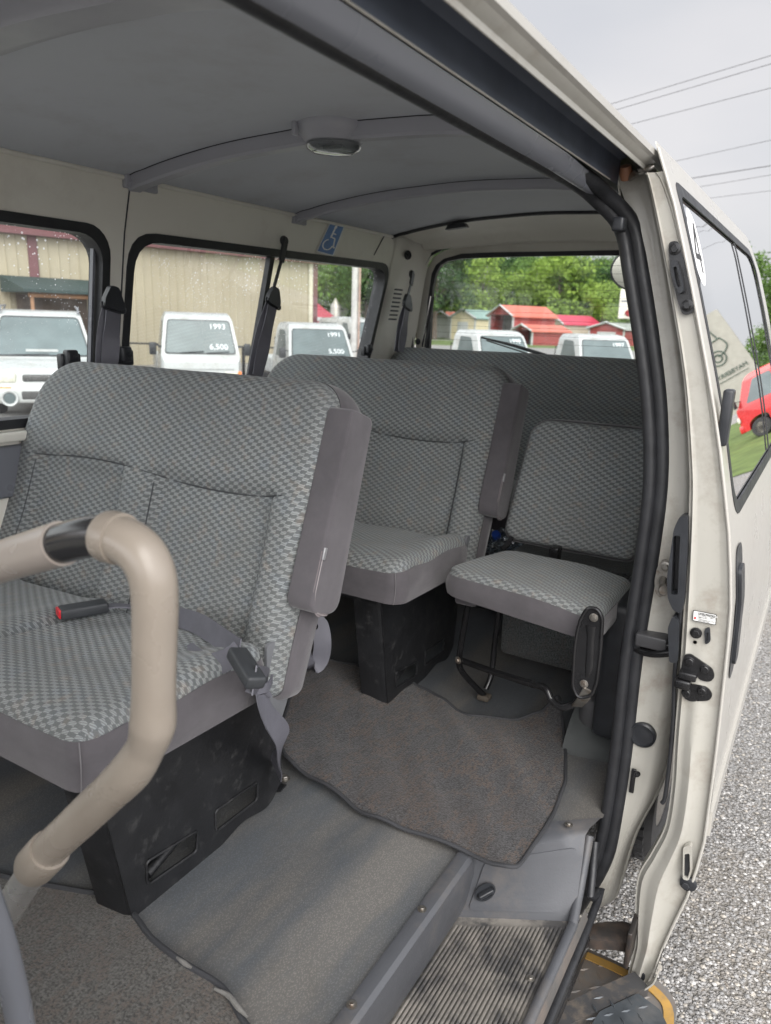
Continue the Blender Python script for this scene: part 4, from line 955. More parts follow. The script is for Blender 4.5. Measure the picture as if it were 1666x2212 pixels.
    b = MB().plate(rpoly(outer, [.01, .004, .02, .02, .03, .02, .03, .01]), [rpoly(yz(hA), .010), rpoly(yz(hB), .010)], .004, lambda u, v, w_: V3(-.92-w_, u+dy, v))
    b.grid([[V3(-.922, .667+dy, -.68), V3(-.922, .729+dy, -1.046)], [V3(-.93, .658+dy, -.68), V3(-.935, .722+dy, -1.046)], [V3(-1.00, .652+dy, -.68), V3(-1.00, .716+dy, -1.046)], [V3(-1.005, .70+dy, -.68), V3(-1.005, .76+dy, -1.046)]])
    for hh in (hA, hB):
        l = rpoly(yz(hh), .010); b.tube([V3(-.9195, u+dy, v) for u, v in l+l[:1]], .003, n=6)
    b.build('base_side', BASE, root)
    b = MB().box(-1.66, -.93, .66+dy, 1.13+dy, CH-.72, CH-.685); b.tube([V3(-.93, 1.06+dy, -.84), V3(-1.64, 1.06+dy, -.84)], .012); b.tube([V3(-.94, .78+dy, -1.0), V3(-.97, 1.08+dy, -.93)], .010); b.build('base_frame', BASE, root)
    b = MB().box(-1.665, -1.63, .70+dy, 1.12+dy, .652, CH-.70, bev=.006); b.build('base_leg', BASE, root)
    return root
bench1 = make_bench('nearest patterned two-place bench seat with frayed top corner and folded-up armrest')
def copy_tree(o, parent=None, d=None):
    c = o.copy(); COL.objects.link(c)
    if parent is None: c.location = o.location + Vector(d)
    else: c.parent = parent; c.matrix_parent_inverse = o.matrix_parent_inverse.copy()
    for ch in o.children: copy_tree(ch, c)
    return c
bench2 = copy_tree(bench1, None, (0, .895, 0)); bench2['label'] = 'second patterned two-place bench seat, behind the nearest one, armrest folded up'
# frayed patch at the top corner of the nearest bench
b = MB()
for i in range(26):
    p = P(655+random.uniform(-8, 55), 838+random.uniform(-3, 14)+ (i % 3)*4, y=1.205)
    p.y = 1.158+ (i % 5)*.001; a = random.uniform(0, PI); l = random.uniform(.003, .007)
fr_ = bench1
# extra lower tongue with webbing on the nearest bench: belts are things of their own
def buckle(loc, M2, label, red=True, nm='seat_belt_buckle'):
    t = thing(nm, label, 'belt buckle', loc)
    MM = Matrix.Translation(loc) @ M2
    b = MB().box(-.045, .045, -.017, .017, -.011, .011, bev=.005, M=MM); b.build('buckle_case', simple('buckle_black', (.035, .038, .042), .5, bump=.2, bs=500), t)
    if red: MB().box(-.0475, -.040, -.0145, .0145, -.007, .0095, bev=.002, M=MM).build('release_button', REDB, t)
    return t, MM
def rotb(xd, zd):
    xd = Vector(xd).normalized(); zd = Vector(zd); yd = zd.cross(xd).normalized(); zd = xd.cross(yd); return Matrix((xd, yd, zd)).transposed().to_4x4()
q = P(180, 1316, z=CH-.565)
t, MM = buckle(q, rotb((.40, .92, -.02), (0, 0, 1)), 'black belt buckle with red button lying on the nearest bench cushion')
MB().ribbon([MM @ Vector((.04, 0, -.002)), MM @ Vector((.075, -.002, -.006)), MM @ Vector((.12, -.01, -.02))], MM.to_3x3() @ Vector((0, 1, 0)), .022, .0015).build('webbing', WEB, t)
q = P(532, 1442, z=CH-.545)
t, MM = buckle(q, rotb((.86, -.45, -.20), (.35, .1, 1)), 'black belt buckle in a grey loop at the door-side edge of the nearest bench', False)
e_ = MM @ Vector((.045, 0, -.002)); pw = [P(570, 1470, x=-.80), P(566, 1500, x=-.79), P(580, 1545, x=-.785), P(610, 1590, x=-.79), P(606, 1625, x=-.81), P(599, 1650, x=-.87), P(598, 1668, x=-.90)]
w_ = Vector((-.30, .95, -.1))
MB().ribbon([MM @ Vector((.035, 0, 0))]+pw, [Vector((-.5, .8, 0)), Vector((-.4, .9, -.1)), w_, w_, Vector((-.1, 1, .1)), Vector((-.5, .8, .1)), Vector((-.8, .5, 0)), Vector((-.8, .5, 0))], .046, .0012, smooth=8).build('webbing', WEB, t)
MB().ribbon([P(534, 1484, x=-.80), P(552, 1489, x=-.790), P(578, 1484, x=-.788), P(588, 1466, x=-.80)], Vector((0, .1, 1)), .018, .0015, smooth=5).build('elastic_loop', WEB, t)
q = P(549, 1487, x=-.786); MB().lathe([(.0, .003), (.006, .003), (.009, 0)], 16, Matrix.Translation(q) @ Matrix.Rotation(PI/2, 4, 'Y')).build('snap_button', BLK, t)
b = MB(); c = P(600, 1702, z=.655); a = Vector((c.x-.004, c.y, .735))
b.ribbon([a+Vector((0, 0, .01)), Vector((a.x, a.y, .71)), Vector((a.x+.001, a.y, .660)), Vector((a.x+.018, a.y+.004, .6585))], Vector((.1, 1, 0)), .030, .002, smooth=4); b.build('anchor_plate', BASE, t)
q = P(615, 1682, z=.658); MB().bolt((q.x, q.y, .657), (0, 0, 1), .0085).build('bolt', STEEL, t)
# loose lap belt looped on the cushion
t = thing('lap_belt', 'loose grey webbing looped on the nearest bench against its backrest', 'seat belt', P(470, 1400, z=CH-.57))
lp = [P(390, 1330, y=.985), P(430, 1350, y=.96), P(480, 1375, y=.93), P(510, 1398, y=.90), P(497, 1420, y=.885), P(462, 1424, y=.88), P(440, 1412, y=.885), P(452, 1392, y=.89)]
lp2 = [P(510, 1398, y=.900), P(485, 1418, y=.885), P(452, 1434, y=.870), P(425, 1428, y=.872), P(400, 1405, y=.90), P(380, 1385, y=.93)]
MB().ribbon([P(385, 1333, y=.99), P(430, 1348, y=.962), P(480, 1380, y=.925), P(517, 1405, y=.895)], [Vector((.1, .3, 1)), Vector((.1, .5, 1)), Vector((.2, .3, 1)), Vector((.2, .2, 1))], .040, .0012, smooth=6).build('webbing', WEB, t)
MB().ribbon([P(518, 1402, y=.893), P(490, 1424, y=.873), P(455, 1436, y=.863), P(425, 1425, y=.872), P(395, 1400, y=.90)], [Vector((.1, .2, 1)), Vector((.1, .1, 1)), Vector((.1, .5, 1)), Vector((.3, 1, .5)), Vector((.3, 1, .3))], .040, .0012, smooth=6).build('webbing', WEB, t)
# hanging belt and latch tongue behind the nearest bench
t = thing('belt_stalk', 'grey folded webbing stalk hanging behind the nearest bench under its armrest', 'seat belt', P(680, 1400, y=1.30))
b = MB().ribbon([P(672, 1345, y=1.27), P(690, 1350, y=1.28), P(697, 1390, y=1.28), P(690, 1428, y=1.28), P(668, 1440, y=1.26), P(655, 1420, y=1.24), P(650, 1390, y=1.22)], Vector((.75, .6, 0)), .040, .0014, smooth=6); b.build('webbing', WEB, t)
MB().tube([P(668, 1352, y=1.25), P(684, 1354, y=1.25)], .006).build('tongue', CHROME, t)

# ---- rear bench across the back
RB = thing('rear_bench_seat', 'full-width patterned bench seat at the very back under the rear window', 'seat', (-1.05, 2.8, .65))
def fr1(x, y):
    n = .010*sm(y, -.1, .2)+.002*math.sin(x*15+y*9)
    n += groove(y-.075, .004, .006)+groove(x+.02, .004, .004)*(1-sm(y, .05, .08))
    return n
RV = Vector((0, .28, .96)).normalized(); RN = Vector((0, -.96, .28)).normalized()
cushion(RB, 'backrest', 'backrest_side', 1.33, .60, (.06, .10, .03, .03), .045, .10, fr1, Vector((-1.055, 2.745+.3*RV.y, CH-.680+.3*RV.z)), (1, 0, 0), RV, RN, 100, 60)
cushion(RB, 'seat_cushion', 'cushion_side', .98, .40, (.03, .03, .05, .05), .03, .11, lambda x, y: 0, Vector((-1.23, 2.58, CH-.60)), (1, 0, 0), (0, 1, 0), (0, 0, 1), 60, 30)
MB().box(-1.68, -.78, 2.46, 2.80, .652, CH-.70, bev=.01).build('seat_base', BASE, RB)
# ---- fold-down aisle seat
FS = thing('folding_seat', 'single patterned fold-down seat on a black tube frame beside the door pillar', 'seat', (-.57, 1.8, .65))
fv = Vector((0, .20, .98)).normalized(); fnn = Vector((0, -.98, .20)).normalized()
bl = V3(-.722, 1.965, -.600)
def ff(x, y): return .012*(1-(x/.19)**2)*(1-(y/.2)**2)+groove(y+.055, .004, .003)+groove(y-.01, .004, .002)+.0015*math.sin(x*25+y*19)
cushion(FS, 'backrest', 'backrest_side', .365, .355, (.05, .05, .045, .03), .020, .045, ff, bl+Vector((.180, .345*.5*.2, .345*.5*.98+.0)), (1, 0, 0), fv, fnn, 60, 60, smat=SIDE2, skew=lambda x, y: (x-.012+(.045*(y/.36) if x < 0 else .02*(y/.36)), y))
qc = [V3(-.770, 1.605, -.600), V3(-.352, 1.525, -.600), V3(-.345, 1.83, -.600), V3(-.705, 1.87, -.600)]
def sk(x, y):
    u = x/.40+.5; v = y/.34+.5
    p = lerp(lerp(qc[0], qc[1], u), lerp(qc[3], qc[2], u), v); return p.x, p.y
def fs2(x, y): return .010*(1-(x/.2)**2)-.004*sm(y, 0, .1)+.0015*math.sin(x*25)
cushion(FS, 'seat_cushion', 'cushion_side', .40, .34, (.03, .05, .055, .03), .018, .068, fs2, Vector((0, 0, CH-.600)), (1, 0, 0), (0, 1, 0), (0, 0, 1), 60, 50, skew=sk, smat=SIDE)
b = MB()
b.tube([P(1012, 1305, y=1.72), P(1000, 1370, y=1.73), P(992, 1425, y=1.74), P(998, 1450, y=1.75), P(1024, 1480, y=1.79), P(1046, 1502, y=1.82)], .0085, n=12, smooth=5)
b.tube([P(1078, 1320, y=1.86), P(1068, 1400, y=1.86), P(1062, 1455, y=1.85), P(1050, 1488, y=1.83)], .0085, n=12, smooth=5)
b.build('leg_frame', BLKM, FS)
b = MB().tube([P(990, 1424, y=1.72), P(1060, 1449, y=1.66), P(1140, 1475, y=1.58), P(1178, 1487, y=1.55), P(1192, 1512, y=1.54), P(1214, 1528, y=1.53), P(1242, 1518, y=1.53), P(1254, 1496, y=1.53)], .0085, n=12, smooth=5); b.build('cross_tube', BLKM, FS)
q = P(990, 1426, y=1.705); MB().bolt(q, (-.3, -1, 0), .007).build('bolt', STEEL, FS)
q = P(1046, 1505, y=1.82); MB().box(q.x-.018, q.x+.018, q.y-.016, q.y+.016, .652, q.z+.008, bev=.005).build('foot_pad', simple('rusty_foot', (.09, .075, .06), .7, bump=.3), FS)
b = MB(); br = [P(a, c, y=1.50) for a, c in ((1258, 1332), (1272, 1310), (1294, 1312), (1304, 1332), (1300, 1400), (1292, 1470), (1280, 1500), (1252, 1505), (1240, 1480), (1244, 1400), (1250, 1360))]
prp = rpoly([(p.x, p.z) for p in br], .012)
b.plate(prp, (), .008, lambda u, v, w: Vector((u, 1.500-w+ .0, v)))
b.tube([Vector((u, 1.492, v)) for u, v in prp+prp[:1]], .0042, n=8)
ch = [P(a, c, y=1.492) for a, c in ((1277, 1352), (1276, 1380), (1273, 1440), (1268, 1462))]
b.tube(ch, [.012, .008, .009, .004], n=12, smooth=4, flat=.35)
b.build('side_bracket', BLKM, FS)
for a, c in ((1283, 1334), (1262, 1477)): MB().bolt(P(a, c, y=1.4915), (0, -1, 0), .0062).build('bolt', STEEL, FS)
q0 = [P(1272, 1490, y=1.49), P(1258, 1512, y=1.50), P(1246, 1525, y=1.52)]
MB().ribbon(q0, Vector((1, 0, .5)), .024, .002, smooth=3).build('bracket_tab', STEEL, FS)
MB().ribbon([P(1105, 1160, y=1.96), P(1098, 1175, y=1.94), P(1085, 1186, y=1.92)], Vector((1, 0, 0)), .014, .003, smooth=3).box(-.60, -.575, 1.93, 1.97, CH-.655, CH-.595, bev=.004).build('recliner_hinge', BLKM, FS)
MB().box(-.70, -.36, 1.86, 1.90, CH-.662, CH-.64, bev=.004).build('rear_frame', BLKM, FS)
q = P(1010, 1300, y=1.70); MB().box(q.x-.03, q.x+.03, q.y-.02, q.y+.06, q.z-.005, q.z+.03, bev=.008).build('leg_mount', SIDE2, FS)

# ---- carpeted riser and wheel housing behind the fold-down seat
MB().box(-.80, -.30, 2.13, 3.0, .652, CH-.70, bev=.02).build('wheel_housing', CARP, VAN)
rows = []
for i in range(13):
    a = PI/2*i/12; rows.append([V3(x, 1.70+.28-.28*math.cos(a)*1.0+(x+.3)*.2, -1.05+.13*math.sin(a)) for x in (-.44, -.40, -.36, -.29)])
MB().grid(rows).build('arch_cover', simple('charcoal_arch_lining', (.06, .065, .065), .8, bump=.4, bs=200), VAN)
MB().box(-.425, -.33, 1.72, 1.80, CH-1.0, CH-.90, bev=.03).build('belt_reel_cover', simple('worn_grey_cover', (.075, .075, .078), .6, bump=.4, bs=60), VAN)
MB().box(-.375, -.300, 1.66, 2.14, CH-.97, CH-.62, bev=.02).build('side_trim_panel', BLK, VAN)
MB().box(-1.70, -.80, 2.9, 3.0, .652, CH-.3).build('rear_shelf', CARP, VAN)
q = P(1232, 1600, z=.66); MB().box(q.x-.02, q.x+.02, q.y-.03, q.y+.02, .652, .658).bolt((q.x, q.y, .658), (0, 0, 1), .009).build('floor_bracket', BLKM, VAN)

# ---- shoulder belts
def shoulder(label, top, guide, low, pillar_x, long=True, wid=.045):
    t = thing('shoulder_belt', label, 'seat belt', guide, 0, 'shoulder belts on the far wall')
    b = MB(); g = guide
    if long:
        b.lathe([(0, .016), (.012, .014), (.016, .006), (.015, 0)], 20, Matrix.Translation(top) @ Matrix.Rotation(PI/2, 4, 'Y'))
        b.ribbon([top+Vector((.012, 0, .004)), lerp(top, g, .3)+Vector((.012, 0, 0)), lerp(top, g, .36)+Vector((.012, 0, 0))], Vector((0, 1, -.2)), .022, .004, smooth=3)
        b.ribbon([lerp(top, g, .3)+Vector((.012, 0, 0)), g+Vector((.012, 0, .03))], Vector((0, 1, -.2)), .012, .002, smooth=1)
        b.build('belt_hanger', BLK, t)
    b = MB(); d = (low-g).normalized(); sd_ = Vector((0, 1, 0)); sd_ = (sd_-d*sd_.dot(d)).normalized(); nn_ = Vector((1, 0, 0)); MM = Matrix((nn_, sd_, -d)).transposed().to_4x4(); MM = Matrix.Translation(g+Vector((.014, 0, 0))) @ MM
    b.plate(rpoly([(-.030, -.022), (.030, -.022), (.030, 0), (.012, .038), (-.012, .038), (-.030, 0)], .008), (), .016, lambda u, v, w: MM @ Vector((.006-w, u, v)))
    b.tube([MM @ Vector(v) for v in ((0, -.036, -.010), (0, -.030, -.024), (0, .030, -.024), (0, .036, -.010))], .0035, n=8, smooth=4)
    b.build('belt_guide', BLK, t)
    g2 = g+Vector((.014, 0, 0))+d*.012
    tw = sd_
    MB().ribbon([g2, lerp(g2, low, .33), lerp(g2, low, .66), low], [tw, tw, (tw+Vector((.35 if long else .5, 0, 0))), tw], wid, .0012, smooth=6).ribbon([g2+Vector((-.006, -.006, 0)), lerp(g2, low, .4)+Vector((-.01, -.012, 0)), low+Vector((-.015, -.01, 0))], [tw, tw+Vector((.5, 0, 0)), tw], wid*.9, .0012, smooth=6).build('belt_webbing', WEB, t)
shoulder('grey shoulder belt on the post between the two side windows', P(238, 625, x=-1.645), P(238, 650, x=-1.645), P(236, 800, x=-1.62), 0, False)
shoulder('grey shoulder belt hanging on a long strap in front of the wide side window', P(611, 520, x=-1.625), P(585, 645, x=-1.62), P(556, 812, x=-1.60), 0)
shoulder('dark shoulder belt hanging in the rear corner beside the vent slots', P(887, 592, x=-1.61), P(875, 655, x=-1.60), P(866, 760, x=-1.58), 0, wid=.04)
# ---- wheelchair sticker above the wide side window
cn = [onwall(a, c) for a, c in ((712, 478), (744, 487), (718, 554), (681, 544))]
cn = [p+Vector((.003, 0, 0)) for p in cn]
def onst(u, v, w): return lerp(lerp(cn[3], cn[2], u), lerp(cn[0], cn[1], u), v) + Vector((w, 0, 0))
ST = thing('wheelchair_sticker', 'blue and white wheelchair symbol sticker stuck above the wide side window', 'sticker', cn[3])
WV = simple('faded_white_print', (.80, .82, .82), .5, var=.04); BLU = simple('faded_blue_print', (.10, .23, .52), .45, var=.12, vs=30)
MB().plate(rrect(0, 1, 0, 1, .03), (), .0006, onst).build('sticker_border', WV, ST, False)
MB().plate(rrect(.06, .94, .04, .96, .02), (), .0004, lambda u, v, w: onst(u, v, w+.0008)).build('sticker_field', BLU, ST, False)
b = MB(); f_ = lambda u, v, w: onst(u, v, w+.0014)
asp = 2.1
def st_line(pts, w):
    for (a, c), (e, g) in zip(pts, pts[1:]):
        d = Vector((e-a, (g-c)*asp)); n_ = Vector((-d.y, d.x)).normalized()*w/2
        b.plate([(a+n_.x, c+n_.y/asp), (a-n_.x, c-n_.y/asp), (e-n_.x, g-n_.y/asp), (e+n_.x, g+n_.y/asp)], (), .0002, f_)
b.plate([(.47+.085*math.cos(2*PI*i/20), .87+.085/asp*1.5*math.sin(2*PI*i/20)) for i in range(20)], (), .0002, f_)
st_line([(.46, .83), (.44, .52)], .10); st_line([(.43, .55), (.70, .53), (.80, .25), (.90, .27)], .085); st_line([(.45, .67), (.68, .66)], .07)
ar = [(.44+.27*math.cos(math.radians(a)), .30+.27/asp*1.25*math.sin(math.radians(a))) for a in range(105, 361, 15)]
st_line(ar, .075)
b.build('wheelchair_symbol', WV, ST, False)

# ---- bag with bottles on the floor behind the second bench
BG = thing('bag_of_bottles', 'crumpled clear plastic bag with blue caps on the floor between the seats', 'bag', P(1062, 1180, y=2.30))
c = P(1064, 1165, y=2.30); bm = bmesh.new(); bmesh.ops.create_icosphere(bm, subdivisions=4, radius=1)
for v in bm.verts:
    n_ = 1+.16*math.sin(v.co.x*7+v.co.y*5)*math.sin(v.co.z*9+v.co.x*3)+.10*math.sin(v.co.y*19+v.co.z*13); v.co = Vector((c.x+.03+v.co.x*.075*n_, c.y+v.co.y*.06*n_, c.z-.01+v.co.z*.045*n_))
MB().bm(bm).build('bag_film', glass_clear(), BG)
for dx, dy2 in ((-.035, -.05), (.015, -.035)):
    MB().lathe([(0, .006), (.013, .006), (.015, 0), (.015, -.012)], 18, Matrix.Translation((c.x+dx+.01, c.y+dy2, c.z+.03)) @ Matrix.Rotation(.8, 4, 'X')).build('bottle_cap', simple('blue_cap', (.02, .08, .45), .4), BG)
# ================================================================== MATS
def mat_sheet(name, label, outline, fn, mat, bindmat=BIND, rbind=.006, res=.02):
    t = thing(name, label, 'floor mat', (outline[0][0], outline[0][1], .66))
    # dense sheet
    xs_ = [p[0] for p in outline]; ys_ = [p[1] for p in outline]
    cuts = [(0, x) for x in [min(xs_)+i*res for i in range(1, int((max(xs_)-min(xs_))/res)+1)]]+[(1, y) for y in [min(ys_)+i*res for i in range(1, int((max(ys_)-min(ys_))/res)+1)]]
    MB().plate(outline, (), 0, lambda u, v, w: Vector((u, v, fn(u, v))), cuts).build('mat_pile', mat, t)
    loop = []
    for (a, c), (e, g) in zip(outline, outline[1:]+outline[:1]):
        L_ = math.hypot(e-a, g-c); q = max(1, int(L_/.02))
        for k in range(q): x = a+(e-a)*k/q; y = c+(g-c)*k/q; loop.append(Vector((x, y, fn(x, y))))
    MB().tube(loop+loop[:1], rbind, n=8, cap=False).build('mat_binding', bindmat, t)
    return t
def px2(l, z): return [(P(a, c, z=z).x, P(a, c, z=z).y) for a, c in l]
def cmz(l, closed=True, sub_=4):
    n = len(l); v = [Vector((a, c, 0)) for a, c in l]; out = []
    for i in range(n):
        p0, p1, p2, p3 = v[i-1], v[i], v[(i+1) % n], v[(i+2) % n]
        for k in range(sub_):
            t = k/sub_; q = .5*((2*p1)+(p2-p0)*t+(2*p0-5*p1+4*p2-p3)*t*t+(-p0+3*p1-3*p2+p3)*t**3); out.append((q.x, q.y))
    return out
m1 = px2([(618, 1652), (600, 1600), (640, 1480), (700, 1432), (770, 1440), (800, 1470), (806, 1506), (845, 1508), (882, 1468), (930, 1492), (1010, 1545), (1100, 1555), (1165, 1550), (1205, 1524), (1222, 1600), (1222, 1690), (1180, 1790), (1112, 1888), (1070, 1872), (1010, 1835), (900, 1795), (800, 1760), (740, 1722), (680, 1690)], .67)
def fm1(x, y): return .664 + .014*max(0, math.sin(x*11+2)*math.sin(y*9))+.006*math.sin(x*23+y*17)**2+.003*math.sin(x*61+y*13)*math.sin(y*47)+.035*sm(y, 1.70, 1.86)*sm(x, -.66, -.50) + .012*sm(-x, .9, 1.0)
mat_sheet('aisle_floor_mat', 'curling grey-brown carpet mat lying in the aisle beside the step', rpoly(m1, .022, 3), fm1, MATC, BIND, .0045)
m2 = px2([(-120, 1900), (60, 1905), (180, 1918), (245, 1928), (290, 1972), (330, 2030), (400, 2085), (480, 2130), (520, 2190), (560, 2260), (560, 2420), (200, 2600), (-200, 2300)], .665)
def fm2(x, y): return .662+.006*math.sin(x*14)*math.sin(y*11)
t = mat_sheet('front_floor_mat', 'ribbed grey carpet mat with worn pale edge at the bottom left, before the nearest bench', cmz(m2, sub_=3), fm2, MATC2, BIND, .0055)
for seg in ([(388, 2062), (405, 2075), (420, 2084)], [(470, 2130), (500, 2145), (520, 2170), (540, 2190)], [(560, 2205), (575, 2216)]):
    pts = [P(a-6, c+6, z=.672) for a, c in seg]; MB().tube(pts, [.002]+[.0042]*(len(pts)-2)+[.002], n=8, smooth=4).build('worn_edge', BINDL, t)
# ================================================================== GRAB RAIL in the foreground
GR = thing('grab_rail', 'padded beige grab rail bent round in the left foreground', 'grab rail', P(330, 1300, y=.45))
yy = .45
ctr = [P(a, c, y=yy+d) for a, c, d in ((-160, 1270, -.0), (0, 1215, 0), (60, 1196, 0), (134, 1174, 0))]
MB().tube(ctr, .0232, n=28, smooth=5).build('rail_tube', BEIGEM, GR)
MB().tube([P(126, 1176, y=yy), P(180, 1162, y=yy), P(232, 1158, y=yy), P(268, 1166, y=yy)], .0205, n=28, smooth=5).build('rail_joint', simple('glossy_black_joint', (.02, .02, .022), .18), GR)
cv = [(240, 1160, 0), (272, 1170, 0), (306, 1196, 0), (328, 1240, 0), (335, 1300, 0), (334, 1380, 0), (333, 1460, 0), (332, 1520, 0), (330, 1566, 0), (316, 1612, 0), (284, 1664, 0), (232, 1716, 0), (172, 1773, 0), (120, 1822, 0), (78, 1868, 0)]
rr2 = [.0222, .0224, .0222, .0219, .0215, .0212, .0208, .0215, .0226, .0196, .0220, .0212, .0215, .0212, .0212]
SL = MB().tube([P(a, c, y=yy) for a, c, d in cv], rr2, n=32, smooth=6).build('rail_sleeve', BEIGE, GR)
for i_, (a_, c_, e_, g_) in enumerate(((318, 1585, 350, 1560), (312, 1600, 345, 1590))):
    pass
sm_ = [P(a+30, c-20+18, y=yy-.020) for a, c, d in cv[5:14]]
p0, p1 = P(110, 1833, y=yy), P(74, 1872, y=yy); MB().tube([p0, lerp(p0, p1, .1), lerp(p0, p1, .9), p1], [.0240, .0254, .0254, .0238], n=32).build('sleeve_cuff', BEIGE, GR)
p0, p1 = P(232, 1158, y=yy), P(262, 1165, y=yy); MB().tube([p0, lerp(p0, p1, .3), p1], [.0245, .0256, .0248], n=32).build('sleeve_cuff', BEIGE, GR)
MB().tube([P(76, 1876, y=yy), P(40, 1930, y=yy), P(0, 1995, y=yy), P(-40, 2060, y=yy)], .0190, n=24, smooth=4).build('rail_end_tube', simple('aluminium_tube', (.55, .54, .52), .3, .7), GR)

#EXT
# ================================================================== OUTSIDE: the ground
def G(px, depth, z=0.):     # ground spot seen in the direction px at a given depth (metres)
    d = ray(px, 700); t = depth/FP; return Vector((d.x*t, d.y*t, z))
def gravel():
    n = N('grey_gravel'); o = n.coord()
    v1 = n.new('ShaderNodeTexVoronoi'); n.set(v1.inputs['Vector'], o); v1.inputs['Scale'].default_value = 98
    v2 = n.new('ShaderNodeTexVoronoi'); n.set(v2.inputs['Vector'], o); v2.inputs['Scale'].default_value = 230
    g1 = n.new('ShaderNodeSeparateColor'); n.set(g1.inputs[0], v1.outputs['Color']); g2 = n.new('ShaderNodeSeparateColor'); n.set(g2.inputs[0], v2.outputs['Color'])
    c1 = n.mix(g1.outputs[0], (.34, .335, .33), (.50, .49, .48)); c1 = n.mix(n.ramp(g1.outputs[1], .8, .95), c1, (.40, .35, .30)); c1 = n.mix(n.ramp(g1.outputs[2], .85, .95), c1, (.56, .55, .54))
    c2 = n.mix(g2.outputs[0], (.30, .295, .29), (.49, .48, .47))
    sel = n.ramp(n.noise(30, 3, o), .45, .55)
    col = n.mix(sel, c1, c2); col = n.mix(n.ramp(v1.outputs['Distance'], .35, .75), col, (.19, .18, .165))
    big = n.noise(.8, 6, o, .6); col = n.mix(n.ramp(big, .5, .75), col, (.33, .29, .24))
    n.base(col, .85, spec=.3)
    h = n.math('ADD', n.math('MULTIPLY', v1.outputs['Distance'], -1.), n.math('MULTIPLY', v2.outputs['Distance'], -.5)); n.bump(h, 1., .012)
    return n.m
GRAV = gravel()
def sheet(name, pts, z, mat):
    return tag(link(name, [Vector((a, c, z)) for a, c in pts], [tuple(range(len(pts)))], mat, None, False), None, None, None, 'structure')
sheet('gravel_lot', [(-900, -200), (900, -200), (900, 1400), (-900, 1400)], 0, GRAV)
# loose stones close to the door
STM = []
b = MB()
rnd = random.Random(3)
for i in range(9000):
    y = 1.3+ (rnd.random()**1.6)*3.4; x = -.42+rnd.random()*(.35+y*.22); s = rnd.choice((.003, .003, .004, .004, .005, .006, .007))*(.8+.5*rnd.random())
    k = rnd.randrange(4)
    vs = [Vector((rnd.uniform(.7, 1.15)*a*s, rnd.uniform(.7, 1.15)*c*s, rnd.uniform(.6, 1.)*e*s*.7)) for a, c, e in ((1, .2, 0), (.4, 1, -.1), (-.7, .7, .1), (-1, -.3, 0), (-.2, -1, 0), (.7, -.7, .1), (.1, 0, 1), (0, .1, -1))]
    vs = [v+Vector((x, y, s*.25)) for v in vs]
    b.add(vs, [(0, 1, 6), (1, 2, 6), (2, 3, 6), (3, 4, 6), (4, 5, 6), (5, 0, 6), (1, 0, 7), (2, 1, 7), (3, 2, 7), (4, 3, 7), (5, 4, 7), (0, 5, 7)], k)
o = b.build('loose_gravel', [simple('stone_'+nm, c, .8, var=.2, vs=60) for nm, c in (('grey', (.36, .355, .35)), ('light', (.48, .47, .455)), ('dark', (.26, .258, .255)), ('tan', (.42, .39, .345)))], None, False)
tag(o, 'loose grey gravel stones on the ground beside the door', 'gravel', None, 'stuff')
ASPH = simple('old_asphalt', (.22, .215, .21), .85, var=.1, vs=.5)
GRASS = simple('mown_grass', (.10, .145, .035), .9, var=.35, vs=1.5, bump=.3, bs=20)
def seg_sheet(name, a, c, w, z, mat):
    a = Vector(a[:2]); c = Vector(c[:2]); n_ = (c-a).normalized(); n_ = Vector((-n_.y, n_.x))*w/2
    return sheet(name, [tuple(a+n_), tuple(a-n_), tuple(c-n_), tuple(c+n_)], z, mat)
def zpt(px, py): q = P(px, py, z=0.); return q
r0, r1 = G(700, 46), G(1500, 50); dr = (r1-r0)
seg_sheet('road', r0-dr*3, r1+dr*3, 12, .008, ASPH)
g0, g1_ = G(700, 62), G(1500, 66); dr = g1_-g0
seg_sheet('grass_verge', g0-dr*3, g1_+dr*4, 15, .012, GRASS)
b0, b1 = G(700, 104), G(1500, 108); dr = b1-b0
seg_sheet('grass_field', b0-dr*3, b1+dr*4, 66, .004, GRASS)
sheet('grass_strip', [(1.2, 13.5), (30, 9), (30, 30), (1.0, 33)], .012, GRASS)
tag(None or MB().box(-6.0, -5.2, 3, 12, .0, .03).build('grass_patch', GRASS), None, None, None, 'structure')
# ------------------------------------------------------------------ vehicles
def hwf(w, z0, z1, k): return lambda z: w/2*(1 if z < z0 else 1-(z-z0)/(z1-z0)*k)
def body(outline, hw, rad, cuts=()):
    poly = rpoly(outline, rad, 4)
    return MB().plate(poly, (), 1., lambda y, z, w: Vector(((w*2-1)*(hw(z)-.05*max(0, 1-max(0, y)/.09)**2-.03*max(0, 1-abs(z-1.76)/.12)), y, z)), [(1, c) for c in cuts]+[(0, .03), (0, .09), (0, .13), (0, 1.0)])
def wheelmb(x, y, r, w):
    M2 = Matrix.Translation((x, y, r)) @ Matrix.Rotation(math.copysign(PI/2, x), 4, 'Y')
    return MB().lathe([(r*.55, -w/2), (r*.9, -w/2), (r, -w*.35), (r, w*.35), (r*.9, w/2), (r*.6, w/2)], 28, M2), MB().lathe([(0, w*.30), (r*.18, w*.34), (r*.3, w*.2), (r*.58, w*.35), (r*.6, w*.5)], 24, M2)
def wheels(root, pts, r, w, rim):
    for x, y in pts:
        a, c = wheelmb(x, y, r, w); wh = a.build('wheel', TYRE, root, local=True); c.build('rim', rim, wh, local=True)
CHALK = simple('white_window_paint', (.75, .78, .80), .6)
HEADR = simple('dark_headrest', (.085, .10, .105), .5)
